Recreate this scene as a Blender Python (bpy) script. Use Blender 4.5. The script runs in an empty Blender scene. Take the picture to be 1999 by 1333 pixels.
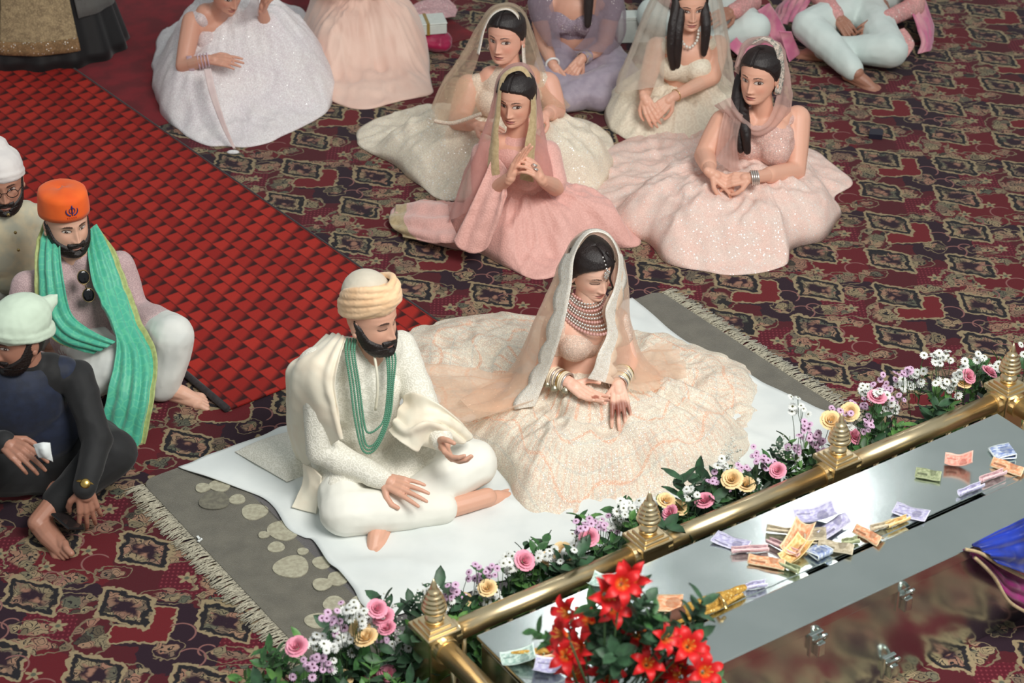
import bpy, bmesh, math, random
import numpy as np
from mathutils import Vector, Matrix, noise as mnoise

random.seed(7)
SC = bpy.context.scene
COL = SC.collection

# ------------------------------------------------------------------ camera
CAM_H, PITCH, FPX = 4.4, math.radians(31.5), 4000.0
cam_d = bpy.data.cameras.new('camera')
cam_d.sensor_width = 36.0
cam_d.lens = FPX / 1999.0 * 36.0
cam_d.dof.use_dof = True
cam_d.dof.focus_distance = 7.9
cam_d.dof.aperture_fstop = 3.5
cam_d.clip_end = 200
cam = bpy.data.objects.new('camera', cam_d)
cam.location = (0, 0, CAM_H)
cam.rotation_euler = (math.pi / 2 - PITCH, 0, 0)
COL.objects.link(cam)
SC.camera = cam

# ------------------------------------------------------------------ world, lights, exposure
world = bpy.data.worlds.new('world')
SC.world = world
world.use_nodes = True
bg = world.node_tree.nodes['Background']
bg.inputs[0].default_value = (0.86, 0.94, 0.94, 1)
bg.inputs[1].default_value = 0.40

def area(name, loc, target, sx, sy, power, color):
    l = bpy.data.lights.new(name, 'AREA')
    l.shape = 'RECTANGLE'; l.size = sx; l.size_y = sy
    l.energy = power; l.color = color
    o = bpy.data.objects.new(name, l)
    o.location = loc
    d = Vector(target) - Vector(loc)
    o.rotation_euler = d.to_track_quat('-Z', 'Y').to_euler()
    COL.objects.link(o)
    return o
area('hall_light_main', (2.4, 2.4, 6.2), (0.1, 7.0, 0.3), 3.0, 2.4, 540, (1.0, 0.98, 0.93))
area('ceiling_lamp_a', (2.3, 12.5, 5.7), (1.6, 6.0, 0.4), 0.34, .30, 11, (0.96, 0.98, 1.0))
area('ceiling_lamp_b', (0.55, 11.4, 5.7), (0.5, 5.5, 0.4), .26, .24, 7, (0.96, 0.98, 1.0))

SC.view_settings.view_transform = 'Standard'
SC.view_settings.look = 'None'
SC.view_settings.gamma = 1.0
SC.view_settings.use_curve_mapping = False
SC.view_settings.exposure = 0.05

# ------------------------------------------------------------------ helpers
cp, sp = math.cos(PITCH), math.sin(PITCH)
def W(px, py, h=None, Y=None):
    """world point seen at photograph pixel (px,py) at height h or at distance Y"""
    u = (px - 999.5) / FPX; v = (py - 666.5) / FPX
    d = np.array([u, cp - v * sp, -(sp + v * cp)])
    t = (h - CAM_H) / d[2] if h is not None else Y / d[1]
    return np.array([0, 0, CAM_H]) + t * d
def A(*p): return np.array(p, float)
def unit(v):
    v = np.asarray(v, float); n = np.linalg.norm(v)
    return v / n if n > 1e-9 else v
def lin(c):
    c = np.asarray(c, float) / 255.0
    return tuple(np.where(c <= 0.04045, c / 12.92, ((c + 0.055) / 1.055) ** 2.4))
def lin4(c): return (*lin(c), 1.0)
def sstep(a, b, x):
    t = np.clip((np.asarray(x, float) - a) / (b - a), 0, 1)
    return t * t * (3 - 2 * t)

def link(o, parent=None):
    COL.objects.link(o)
    if parent is not None: o.parent = parent
    return o
def mk(name, verts, faces, mat, parent=None, smooth=True, cols=None, uv=None):
    me = bpy.data.meshes.new(name)
    me.from_pydata([tuple(map(float, v)) for v in verts], [], [tuple(map(int, f)) for f in faces])
    me.update()
    if smooth: me.polygons.foreach_set('use_smooth', [True] * len(me.polygons))
    if mat is not None: me.materials.append(mat)
    if cols is not None:
        ca = me.color_attributes.new('Col', 'FLOAT_COLOR', 'POINT')
        c4 = np.ones((len(verts), 4), np.float32); c4[:, :3] = cols
        ca.data.foreach_set('color', c4.ravel())
    if uv is not None:
        ul = me.uv_layers.new(name='UVMap')
        li = np.zeros(len(me.loops), np.int32); me.loops.foreach_get('vertex_index', li)
        ul.data.foreach_set('uv', np.asarray(uv, np.float32)[li].ravel())
    o = bpy.data.objects.new(name, me)
    return link(o, parent)
def tag(o, label, cat, group=None, kind=None):
    o['label'] = label
    if cat: o['category'] = cat
    if group: o['group'] = group
    if kind: o['kind'] = kind
    return o
def empty(name, loc, label=None, cat=None, group=None):
    o = bpy.data.objects.new(name, None)
    o.empty_display_size = 0.05
    o.location = tuple(map(float, loc))
    link(o)
    if label: tag(o, label, cat, group)
    return o
def adopt(o, parent):
    """parent an object built in world space to an empty, keeping it in place"""
    o.parent = parent
    o.matrix_parent_inverse = Matrix.Translation(parent.location).inverted()
    return o

class MB:
    """collects closed shapes in world space"""
    def __init__(s): s.v = []; s.f = []; s.n = 0; s.c = []
    def add(s, v, f, col=None):
        v = np.asarray(v, float).reshape(-1, 3)
        s.v.append(v); s.f += [tuple(int(i) + s.n for i in q) for q in f]
        s.c.append(np.tile(np.asarray(col if col is not None else (1, 1, 1), float), (len(v), 1)) if np.ndim(col) < 2 else np.asarray(col))
        s.n += len(v)
        return s
    def V(s): return np.vstack(s.v)
    def C(s): return np.vstack(s.c)
    def cap(s, p0, p1, r0, r1=None, seg=12, col=None):
        r1 = r0 if r1 is None else r1
        p0 = np.asarray(p0, float); p1 = np.asarray(p1, float)
        d = p1 - p0; L = np.linalg.norm(d)
        d = d / L if L > 1e-6 else A(0, 0, 1)
        a = unit(np.cross(d, A(0, 0, 1) if abs(d[2]) < .9 else A(1, 0, 0))); b = np.cross(d, a)
        rings = []
        for k in range(1, 5): 
            t = math.pi / 2 * (1 - k / 4); rings.append((p0 - d * r0 * math.sin(t), r0 * math.cos(t)))
        for k in range(0, 4):
            t = math.pi / 2 * k / 4; rings.append((p1 + d * r1 * math.sin(t), r1 * math.cos(t)))
        v = [p0 - d * r0]; f = []
        for c, r in rings:
            for i in range(seg):
                an = 2 * math.pi * i / seg; v.append(c + r * (math.cos(an) * a + math.sin(an) * b))
        v.append(p1 + d * r1)
        R = len(rings)
        for i in range(seg):
            j = (i + 1) % seg
            f.append((0, 1 + j, 1 + i))
            for k in range(R - 1):
                q = 1 + k * seg; f.append((q + i, q + j, q + seg + j, q + seg + i))
            q = 1 + (R - 1) * seg; f.append((q + i, q + j, len(v) - 1))
        return s.add(v, f, col)
    def chain(s, pts, rs, seg=12, col=None):
        for i in range(len(pts) - 1): s.cap(pts[i], pts[i + 1], rs[i], rs[i + 1], seg, col)
        return s
    def ell(s, c, r, R=None, seg=20, rows=12, col=None):
        v = []; f = []
        v.append(A(0, 0, 1))
        for k in range(1, rows):
            t = math.pi * k / rows
            for i in range(seg):
                an = 2 * math.pi * i / seg; v.append(A(math.sin(t) * math.cos(an), math.sin(t) * math.sin(an), math.cos(t)))
        v.append(A(0, 0, -1))
        for i in range(seg):
            j = (i + 1) % seg
            f.append((0, 1 + i, 1 + j))
            for k in range(rows - 2):
                q = 1 + k * seg; f.append((q + i, q + seg + i, q + seg + j, q + j))
            q = 1 + (rows - 2) * seg; f.append((q + i, len(v) - 1, q + j))
        v = np.array(v) * np.asarray(r, float)
        if R is not None: v = v @ np.asarray(R).T
        return s.add(v + np.asarray(c, float), f, col)
    def box(s, c, half, R=None, col=None):
        c = np.asarray(c, float); h = np.asarray(half, float)
        v = np.array([[x, y, z] for x in (-1, 1) for y in (-1, 1) for z in (-1, 1)], float) * h
        if R is not None: v = v @ np.asarray(R).T
        return s.add(v + c, [(0, 1, 3, 2), (4, 6, 7, 5), (0, 4, 5, 1), (2, 3, 7, 6), (0, 2, 6, 4), (1, 5, 7, 3)], col)
    def tube(s, pts, r, seg=8, col=None, closed=False):
        pts = [np.asarray(p, float) for p in pts]; n = len(pts)
        rr = r if hasattr(r, '__len__') else [r] * n
        v = []; f = []
        pa = None
        for i in range(n):
            d = unit(pts[min(i + 1, n - 1)] - pts[max(i - 1, 0)]) if not closed else unit(pts[(i + 1) % n] - pts[(i - 1) % n])
            a = pa if pa is not None else (A(0, 0, 1) if abs(d[2]) < .9 else A(1, 0, 0))
            a = unit(a - d * (a @ d)); pa = a; b = np.cross(d, a)
            for k in range(seg):
                an = 2 * math.pi * k / seg; v.append(pts[i] + rr[i] * (math.cos(an) * a + math.sin(an) * b))
        m = n if closed else n - 1
        for i in range(m):
            for k in range(seg):
                k2 = (k + 1) % seg; i2 = (i + 1) % n
                f.append((i * seg + k, i * seg + k2, i2 * seg + k2, i2 * seg + k))
        if not closed:
            f.append(tuple(range(seg))[::-1]); f.append(tuple((n - 1) * seg + k for k in range(seg)))
        return s.add(v, f, col)
    def lathe(s, base, prof, seg=20, axis=None, col=None):
        ax = unit(axis) if axis is not None else A(0, 0, 1)
        a = unit(np.cross(ax, A(0, 1, 0) if abs(ax[1]) < .9 else A(1, 0, 0))); b = np.cross(ax, a)
        v = []; f = []
        for r, z in prof:
            for k in range(seg):
                an = 2 * math.pi * k / seg; v.append(np.asarray(base) + ax * z + max(r, 1e-4) * (math.cos(an) * a + math.sin(an) * b))
        for i in range(len(prof) - 1):
            for k in range(seg):
                k2 = (k + 1) % seg; f.append((i * seg + k, i * seg + k2, (i + 1) * seg + k2, (i + 1) * seg + k))
        f.append(tuple(range(seg))[::-1]); f.append(tuple((len(prof) - 1) * seg + k for k in range(seg)))
        return s.add(v, f, col)
    def build(s, name, mat, parent=None, smooth=True, cols=False):
        o = mk(name, s.V(), s.f, mat, None, smooth, s.C() if cols else None)
        if parent is not None: adopt(o, parent)
        return o

def remesh(mb, voxel, smooth=6, factor=.5):
    """union of closed shapes as one continuous surface -> (verts, faces)"""
    me = bpy.data.meshes.new('tmp'); me.from_pydata([tuple(v) for v in mb.V()], [], mb.f)
    o = bpy.data.objects.new('tmp', me); COL.objects.link(o)
    m = o.modifiers.new('r', 'REMESH'); m.mode = 'VOXEL'; m.voxel_size = voxel
    if smooth:
        m2 = o.modifiers.new('s', 'SMOOTH'); m2.factor = factor; m2.iterations = smooth
    dg = bpy.context.evaluated_depsgraph_get(); dg.update()
    e = o.evaluated_get(dg).to_mesh()
    n = len(e.vertices); co = np.zeros(n * 3, np.float32); e.vertices.foreach_get('co', co)
    nl = np.zeros(n * 3, np.float32); e.vertices.foreach_get('normal', nl)
    f = [tuple(p.vertices) for p in e.polygons]
    bpy.data.objects.remove(o); bpy.data.meshes.remove(me)
    return co.reshape(-1, 3).astype(float), f, nl.reshape(-1, 3).astype(float)
def wrinkle(v, n, amp, freq, stretch=(1, 1, 1), seed=0.0, ridged=True):
    st = np.asarray(stretch, float) * freq
    d = np.zeros(len(v))
    for i, p in enumerate(v * st):
        x = mnoise.noise(Vector((p[0] + seed, p[1] + seed * 1.7, p[2] - seed)))
        y = mnoise.noise(Vector((p[0] * 2.1 - seed, p[1] * 2.1 + 3.1, p[2] * 2.1 + seed)))
        d[i] = (.5 - abs(x) * 1.6) + (.3 - abs(y)) * .5 if ridged else x + .5 * y
    return v + n * (d * amp)[:, None]
def garment(name, mb, mat, parent, voxel=.009, smooth=5, amp=.006, freq=9, stretch=(1, 1, 1), seed=0.):
    v, f, n = remesh(mb, voxel, smooth)
    if amp: v = wrinkle(v, n, amp, freq, stretch, seed)
    o = mk(name, v, f, mat); adopt(o, parent)
    return o
def crom(P, t):
    """catmull-rom through rows of P at parameters t in [0,1]"""
    P = np.asarray(P, float); n = len(P)
    out = []
    for x in t:
        x = x * (n - 1); i = min(int(x), n - 2); u = x - i
        p0 = P[max(i - 1, 0)]; p1 = P[i]; p2 = P[i + 1]; p3 = P[min(i + 2, n - 1)]
        out.append(.5 * (2 * p1 + (p2 - p0) * u + (2 * p0 - 5 * p1 + 4 * p2 - p3) * u * u + (3 * p1 - p0 - 3 * p2 + p3) * u ** 3))
    return np.array(out)
def loft(name, curves, mat, parent, nu=40, nv=30, ripple=0., rf=14., thick=.003, seed=0., edge_mat=None, edge=None, waves=0., wn=6):
    """cloth surface through curves (each a list of 3D points with the same count)"""
    C = np.array([crom(c, np.linspace(0, 1, nu)) for c in curves])            # k,nu,3
    S = np.array([crom(C[:, i], np.linspace(0, 1, nv)) for i in range(nu)])    # nu,nv,3
    v = S.reshape(-1, 3)
    f = [(i * nv + j, (i + 1) * nv + j, (i + 1) * nv + j + 1, i * nv + j + 1) for i in range(nu - 1) for j in range(nv - 1)]
    uu, vv = np.meshgrid(np.linspace(0, 1, nu), np.linspace(0, 1, nv), indexing='ij')
    du = np.gradient(S, axis=0); dv = np.gradient(S, axis=1)
    n = np.cross(du, dv).reshape(-1, 3); n /= np.maximum(np.linalg.norm(n, axis=1), 1e-9)[:, None]
    if ripple: v = wrinkle(v, n, ripple, rf, seed=seed)
    if waves: v = v + n * (waves * np.sin(2 * math.pi * wn * vv.ravel() + 2 * np.sin(3 * uu.ravel() + seed)) )[:, None]
    o = mk(name, v, f, mat, uv=np.stack([uu.ravel(), vv.ravel()], 1))
    if edge_mat is not None:
        o.data.materials.append(edge_mat)
        for k, p in enumerate(o.data.polygons):
            i, j = divmod(k, nv - 1)
            if edge(i / (nu - 2), j / (nv - 2)): p.material_index = 1
    if thick:
        m = o.modifiers.new('thickness', 'SOLIDIFY'); m.thickness = thick; m.offset = 0
    adopt(o, parent)
    return o
# ------------------------------------------------------------------ materials
MATS = {}
def new_mat(name):
    m = bpy.data.materials.new(name); m.use_nodes = True
    return m, m.node_tree, m.node_tree.nodes['Principled BSDF']
class X:
    """tiny expression builder over Math nodes"""
    nt = None
    def __init__(s, v): s.v = v
    def _op(op, *a):
        n = X.nt.nodes.new('ShaderNodeMath'); n.operation = op
        for i, q in enumerate(a):
            q = q.v if isinstance(q, X) else q
            if isinstance(q, (int, float)): n.inputs[i].default_value = q
            else: X.nt.links.new(q, n.inputs[i])
        return X(n.outputs[0])
    def __add__(s, o): return X._op('ADD', s, o)
    __radd__ = __add__
    def __sub__(s, o): return X._op('SUBTRACT', s, o)
    def __rsub__(s, o): return X._op('SUBTRACT', o, s)
    def __mul__(s, o): return X._op('MULTIPLY', s, o)
    __rmul__ = __mul__
    def __truediv__(s, o): return X._op('DIVIDE', s, o)
    def __neg__(s): return X._op('MULTIPLY', s, -1.0)
def xabs(a): return X._op('ABSOLUTE', a)
def xmax(a, b): return X._op('MAXIMUM', a, b)
def xmin(a, b): return X._op('MINIMUM', a, b)
def xsqrt(a): return X._op('SQRT', a)
def xfl(a): return X._op('FLOOR', a)
def xfr(a): return X._op('FRACT', a)
def xsin(a): return X._op('SINE', a)
def xround(a): return X._op('ROUND', a)
def xatan(a, b): return X._op('ARCTAN2', a, b)
def xss(lo, hi, x):
    n = X.nt.nodes.new('ShaderNodeMapRange'); n.interpolation_type = 'SMOOTHSTEP'
    X.nt.links.new(x.v, n.inputs[0])
    for i, q in ((1, lo), (2, hi)): n.inputs[i].default_value = q
    n.inputs[3].default_value = 0; n.inputs[4].default_value = 1
    return X(n.outputs[0])
def below(x, t, w=.003): return xss(t + w, t - w, x) if False else 1.0 - xss(t - w, t + w, x)
def rmix(c0, c1, f):
    n = X.nt.nodes.new('ShaderNodeMix'); n.data_type = 'RGBA'
    for q, i in ((f, 0), (c0, 6), (c1, 7)):
        q = q.v if isinstance(q, X) else q
        if isinstance(q, tuple): n.inputs[i].default_value = q
        elif isinstance(q, (int, float)): n.inputs[i].default_value = q
        else: X.nt.links.new(q, n.inputs[i])
    return n.outputs[2]
def xnoise(vec, scale, detail=2.0, out=0):
    n = X.nt.nodes.new('ShaderNodeTexNoise'); n.inputs['Scale'].default_value = scale; n.inputs['Detail'].default_value = detail
    X.nt.links.new(vec, n.inputs['Vector']); return n.outputs[out]
def xvor(vec, scale, feature='F1', out='Distance', rnd=1.0):
    n = X.nt.nodes.new('ShaderNodeTexVoronoi'); n.feature = feature; n.inputs['Scale'].default_value = scale
    n.inputs['Randomness'].default_value = rnd
    X.nt.links.new(vec, n.inputs['Vector']); return n.outputs[out]
def ramp(fac, stops):
    n = X.nt.nodes.new('ShaderNodeValToRGB'); cr = n.color_ramp
    while len(cr.elements) < len(stops): cr.elements.new(.5)
    for e, (p, c) in zip(cr.elements, stops): e.position = p; e.color = c
    X.nt.links.new(fac.v if isinstance(fac, X) else fac, n.inputs[0]); return n.outputs[0]
def bump(nt, bs, h, strength=.3, dist=.005):
    n = nt.nodes.new('ShaderNodeBump'); n.inputs['Strength'].default_value = strength; n.inputs['Distance'].default_value = dist
    nt.links.new(h.v if isinstance(h, X) else h, n.inputs['Height']); nt.links.new(n.outputs[0], bs.inputs['Normal'])
def objco(nt, kind='Object'):
    return nt.nodes.new('ShaderNodeTexCoord').outputs[kind]
def sheen(bs, w, rough=.5):
    bs.inputs['Sheen Weight'].default_value = w; bs.inputs['Sheen Roughness'].default_value = rough

def cloth(name, c0, c1=None, scale=60., rough=.8, bumpd=.0006, sh=.15, pat='noise'):
    if name in MATS: return MATS[name]
    m, nt, bs = new_mat(name); X.nt = nt
    c1 = c1 or tuple(np.array(c0) * .9)
    co = objco(nt)
    if pat == 'vor':
        fac = X(xvor(co, scale, 'DISTANCE_TO_EDGE')); fac = xss(.02, .12, fac)
    elif pat == 'brocade':
        d = X(xvor(co, scale)); e = X(xnoise(co, scale * 3, 3))
        fac = xss(.35, .65, xsin(d * 16.0) * .25 + e)
    else: fac = xss(.35, .65, X(xnoise(co, scale, 4)))
    col = rmix(lin4(c1), lin4(c0), fac)
    nt.links.new(col, bs.inputs['Base Color'])
    bs.inputs['Roughness'].default_value = rough
    sheen(bs, sh)
    if bumpd: bump(nt, bs, fac + X(xnoise(co, 900, 2)) * .4, .6, bumpd)
    MATS[name] = m
    return m
def sequin(name, c0, c1, dens=210., amount=.32, rough=.6, patch=14., glint=(255, 250, 240), pat=None, spk=95.):
    """fabric thick with small beads and scattered reflective sequins, sparkle painted in as pale dots"""
    if name in MATS: return MATS[name]
    m, nt, bs = new_mat(name); X.nt = nt
    co = objco(nt)
    pt = xss(.3, .7, X(xnoise(co, patch, 3)))
    base = rmix(lin4(c0), lin4(c1), pt)
    if pat: base = pat(nt, base, co)
    bead = X(xvor(co, dens)); bcell = xvor(co, dens, out='Color')
    sb = nt.nodes.new('ShaderNodeSeparateColor'); nt.links.new(bcell, sb.inputs[0])
    base = rmix(base, lin4(np.array(c1) * .7), xss(.35, .6, bead) * .32)
    base = rmix(base, lin4(np.minimum(np.array(c0) * 1.12, 255)), below(X(sb.outputs[0]), .3, .05) * .4)
    cell = xvor(co, spk, out='Color')
    sx = nt.nodes.new('ShaderNodeSeparateColor'); nt.links.new(cell, sx.inputs[0])
    r = X(sx.outputs[0])
    dist = X(xvor(co, spk))
    dot = below(dist, .24, .04) * below(r, amount, .01)
    nt.links.new(rmix(base, lin4(glint), dot), bs.inputs['Base Color'])  # sequin sparkle is painted into the base colour as pale dots
    nt.links.new((dot * .3).v, bs.inputs['Metallic'])
    nt.links.new((.8 - dot * .62).v, bs.inputs['Roughness'])
    nt.links.new((.12 + dot * .8).v, bs.inputs['Specular IOR Level'])
    sub = nt.nodes.new('ShaderNodeVectorMath'); sub.operation = 'SUBTRACT'
    nt.links.new(cell, sub.inputs[0]); sub.inputs[1].default_value = (.5, .5, .5)
    sc = nt.nodes.new('ShaderNodeVectorMath'); sc.operation = 'SCALE'
    nt.links.new(sub.outputs[0], sc.inputs[0]); nt.links.new((dot * .42).v, sc.inputs['Scale'])
    ad = nt.nodes.new('ShaderNodeVectorMath'); ad.operation = 'ADD'
    bm = nt.nodes.new('ShaderNodeBump'); bm.inputs['Strength'].default_value = .5; bm.inputs['Distance'].default_value = .002
    nt.links.new((1.0 - bead).v, bm.inputs['Height'])
    nt.links.new(bm.outputs[0], ad.inputs[0]); nt.links.new(sc.outputs[0], ad.inputs[1])
    no = nt.nodes.new('ShaderNodeVectorMath'); no.operation = 'NORMALIZE'; nt.links.new(ad.outputs[0], no.inputs[0])
    nt.links.new(no.outputs[0], bs.inputs['Normal'])
    MATS[name] = m
    return m
def sheer(name, c, alpha=.45, dots=0., dens=45.):
    """thin see-through veil cloth"""
    if name in MATS: return MATS[name]
    m, nt, bs = new_mat(name); X.nt = nt
    out = nt.nodes['Material Output']
    co = objco(nt)
    bs.inputs['Base Color'].default_value = lin4(c); bs.inputs['Roughness'].default_value = .7
    sheen(bs, .3)
    tl = nt.nodes.new('ShaderNodeBsdfTranslucent'); tl.inputs[0].default_value = lin4(c)
    ms = nt.nodes.new('ShaderNodeMixShader'); ms.inputs[0].default_value = .5
    nt.links.new(bs.outputs[0], ms.inputs[1]); nt.links.new(tl.outputs[0], ms.inputs[2])
    tr = nt.nodes.new('ShaderNodeBsdfTransparent')
    mx = nt.nodes.new('ShaderNodeMixShader')
    fac = X(xnoise(co, 30, 2)) * .25 + (alpha - .125)
    if dots:
        fac = xmax(fac, below(X(xvor(co, dens)), dots, .03) * .95)
    nt.links.new(fac.v, mx.inputs[0])
    nt.links.new(tr.outputs[0], mx.inputs[1]); nt.links.new(ms.outputs[0], mx.inputs[2])
    nt.links.new(mx.outputs[0], out.inputs[0])
    MATS[name] = m
    return m
def plain(name, c, rough=.5, metal=0., spec=.5, coat=0.):
    if name in MATS: return MATS[name]
    m, nt, bs = new_mat(name); X.nt = nt
    co = objco(nt)
    f = X(xnoise(co, 35, 3))
    nt.links.new(rmix(tuple(list(np.array(lin(c)) * .85) + [1]), lin4(np.minimum(np.array(c) * 1.04, 255)), f), bs.inputs['Base Color'])
    bs.inputs['Roughness'].default_value = rough; bs.inputs['Metallic'].default_value = metal
    bs.inputs['Specular IOR Level'].default_value = spec; bs.inputs['Coat Weight'].default_value = coat
    MATS[name] = m
    return m
def skin_mat():
    if 'skin' in MATS: return MATS['skin']
    m, nt, bs = new_mat('skin'); X.nt = nt
    a = nt.nodes.new('ShaderNodeVertexColor'); a.layer_name = 'Col'
    co = objco(nt)
    f = X(xnoise(co, 120, 3))
    nt.links.new(rmix(a.outputs[0], (.55, .2, .13, 1), f * .10), bs.inputs['Base Color'])
    bs.inputs['Roughness'].default_value = .48
    bs.inputs['Subsurface Weight'].default_value = .12
    bs.inputs['Subsurface Radius'].default_value = (.012, .005, .003)
    bs.inputs['Subsurface Scale'].default_value = .5
    bump(nt, bs, X(xnoise(co, 500, 2)), .12, .001)
    MATS['skin'] = m
    return m
def hair_mat(name='hair', c=(22, 16, 16)):
    if name in MATS: return MATS[name]
    m, nt, bs = new_mat(name); X.nt = nt
    co = objco(nt)
    mp = nt.nodes.new('ShaderNodeMapping'); mp.inputs['Scale'].default_value = (420, 420, 14); nt.links.new(co, mp.inputs[0])
    f = X(xnoise(mp.outputs[0], 1, 3))
    nt.links.new(rmix(lin4(c), lin4(tuple(np.array(c) * 1.9)), f), bs.inputs['Base Color'])
    bs.inputs['Roughness'].default_value = .42
    bump(nt, bs, f, .6, .003)
    MATS[name] = m
    return m

# ---- patterned hall carpet
def carpet_mat():
    m, nt, bs = new_mat('hall_carpet'); X.nt = nt
    geo = nt.nodes.new('ShaderNodeNewGeometry').outputs['Position']
    # distort a little so that motif edges are curly
    def dvec(scale, amt):
        n = xnoise(geo, scale, 2, 1)
        s = nt.nodes.new('ShaderNodeVectorMath'); s.operation = 'SUBTRACT'; nt.links.new(n, s.inputs[0]); s.inputs[1].default_value = (.5, .5, .5)
        k = nt.nodes.new('ShaderNodeVectorMath'); k.operation = 'SCALE'; nt.links.new(s.outputs[0], k.inputs[0]); k.inputs['Scale'].default_value = amt
        a = nt.nodes.new('ShaderNodeVectorMath'); a.operation = 'ADD'; nt.links.new(geo, a.inputs[0]); nt.links.new(k.outputs[0], a.inputs[1])
        return a.outputs[0]
    def sep(v):
        s = nt.nodes.new('ShaderNodeSeparateXYZ'); nt.links.new(v, s.inputs[0]); return X(s.outputs[0]), X(s.outputs[1])
    bx, by, ax, ay = .739, .523, -.062, -.659
    det = bx * ay - ax * by
    def frac(x, y):
        x = x - 1.917; y = y - 9.419
        return (x * ay - y * ax) * (1 / det), (y * bx - x * by) * (1 / det)
    pv = dvec(26, .05); px, py = sep(pv)
    al, be = frac(px, py)
    qx, qy = sep(geo); al0, be0 = frac(qx, qy)
    def local(cx, cy, a_=None, b_=None):
        a_ = al if a_ is None else a_; b_ = be if b_ is None else b_
        ca = (cx * ay - cy * ax) / det; cb = (cy * bx - cx * by) / det
        u = a_ - ca; v = b_ - cb
        u = u - xround(u); v = v - xround(v)
        return u * bx + v * ax, u * by + v * ay
    def rbox(x, y, hx, hy, r=.02):
        dx = xabs(x) - (hx - r); dy = xabs(y) - (hy - r)
        ex = xmax(dx, 0.0); ey = xmax(dy, 0.0)
        return xsqrt(ex * ex + ey * ey) + xmin(xmax(dx, dy), 0.0) - r
    def ellip(x, y, rx, ry):
        a = x * (1 / rx); b = y * (1 / ry); return xsqrt(a * a + b * b)
    RED = lin4((102, 28, 36)); DARK = lin4((46, 28, 40)); DOT = lin4((92, 24, 38)); BEI = lin4((156, 138, 108)); GRN = lin4((92, 94, 80))
    PNK = lin4((158, 116, 98)); BLK = lin4((36, 34, 38)); LRED = lin4((112, 32, 38)); MAR = lin4((84, 28, 36))
    # filler: curled leaves of beige and green on maroon
    vd = X(xvor(pv, 21)); vc = xvor(pv, 21, out='Color')
    sc = nt.nodes.new('ShaderNodeSeparateColor'); nt.links.new(vc, sc.inputs[0])
    leafc = ramp(X(sc.outputs[0]), [(0, BEI), (.35, PNK), (.6, GRN), (.8, BEI), (1, BLK)])
    leafring = xss(.12, .2, xabs(xsin(vd * 13.0)) * .5)
    floral = rmix(BLK, leafc, leafring)
    leafedge = below(vd, .5, .03)
    c = MAR
    # plain red fields
    x, y = local(-.39, -.284); d = rbox(x, y, .16, .16, .05)
    c = rmix(c, RED, below(d, 0, .002))
    x, y = local(-.33, .02); d = rbox(x, y, .09, .10, .03)
    dotmask = below(d, 0, .002)
    x, y = local(.10, .265); d2 = rbox(x, y, .085, .10, .03)
    dotmask = xmax(dotmask, below(d2, 0, .002))
    gx = xfr(qx * (1 / .016)) - .5; gy = xfr(qy * (1 / .02)) - .5
    dots = below(xsqrt(gx * gx + gy * gy), .22, .08)
    # dark fields
    x, y = local(.14, -.07); dk = rbox(x, y, .15, .17, .07)
    x, y = local(-.262, .183); dk = xmin(dk, rbox(x, y, .08, .05, .03))
    x, y = local(.02, .02); dk = xmin(dk, rbox(x, y, .13, .12, .05))
    dkm = below(dk, 0, .002)
    c = rmix(c, DARK, dkm)
    c = rmix(c, rmix(DOT, lin4((150, 66, 76)), dots * .6), dotmask)
    # leaf clusters and flower chains
    lf = None
    for cx, cy, rx, ry in ((-.17, -.05, .06, .085), (.195, .25, .06, .085), (-.015, -.25, .06, .05), (-.26, .13, .07, .05), (.06, .165, .10, .032),
                           (-.36, -.10, .11, .035), (.09, -.115, .042, .045), (-.36, -.40, .075, .045), (-.22, -.36, .05, .035), (.24, .14, .075, .035), (.30, -.14, .07, .035)):
        x, y = local(cx, cy); e = ellip(x, y, rx, ry)
        lf = e if lf is None else xmin(lf, e)
    lfm = below(lf, 1.12, .06) * xmax(leafedge, below(lf, .7, .1))
    c = rmix(c, floral, lfm)
    c = rmix(c, lin4((128, 112, 90)), below(xabs(lf - 1.18), .06, .03))
    # heart
    x, y = local(-.018, -.037); h = rbox(x, y, .093, .04, .02)
    x, y = local(.042, .015); h = xmin(h, rbox(x, y, .043, .09, .025))
    c = rmix(c, LRED, below(h, 0, .002)); c = rmix(c, BEI, below(xabs(h - .004), .005, .002))
    # medallions
    md = None
    for cx, cy in ((-.085, .105), (-.133, -.238), (.262, .03), (.215, -.292)):
        x, y = local(cx, cy); e = rbox(x, y + x * .35, .095, .085, .018)
        md = e if md is None else xmin(md, e)
    c = rmix(c, floral, below(md, 0, .002))
    c = rmix(c, BLK, below(xabs(md + .019), .009, .003))
    c = rmix(c, BEI, below(xabs(md + .002), .0065, .002))
    c = rmix(c, rmix(PNK, DARK, xss(.2, .5, vd)), below(md, -.05, .01))
    # small flowers
    for cx, cy, r, k in ((-.297, .007, .03, 5), (.10, .265, .03, 5), (-.33, -.24, .027, 5), (-.46, -.33, .027, 5)):
        x, y = local(cx, cy, al0, be0)
        rad = xsqrt(x * x + y * y); an = xatan(y, x)
        c = rmix(c, BEI, below(rad - xsin(an * float(k)) * .009, r * .8, .004))
        c = rmix(c, GRN, below(rad, .009, .003))
    # curling stems
    sm = None
    for cx, cy, r, s in ((-.40, -.19, .045, 1), (-.29, -.31, .05, -1), (.17, -.16, .05, 1), (.22, -.12, .03, -1), (-.43, -.40, .04, 1), (.12, -.03, .05, 1)):
        x, y = local(cx, cy, al0, be0)
        rad = xsqrt(x * x + y * y)
        e = xabs(rad - r) + xmax((x * s + y) * -.25, 0.0)
        sm = e if sm is None else xmin(sm, e)
    c = rmix(c, lin4((140, 96, 92)), below(sm, .0032, .0015))
    # pile: slight value noise
    c = rmix(c, lin4((20, 16, 18)), X(xnoise(geo, 260, 2)) * .28)
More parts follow.
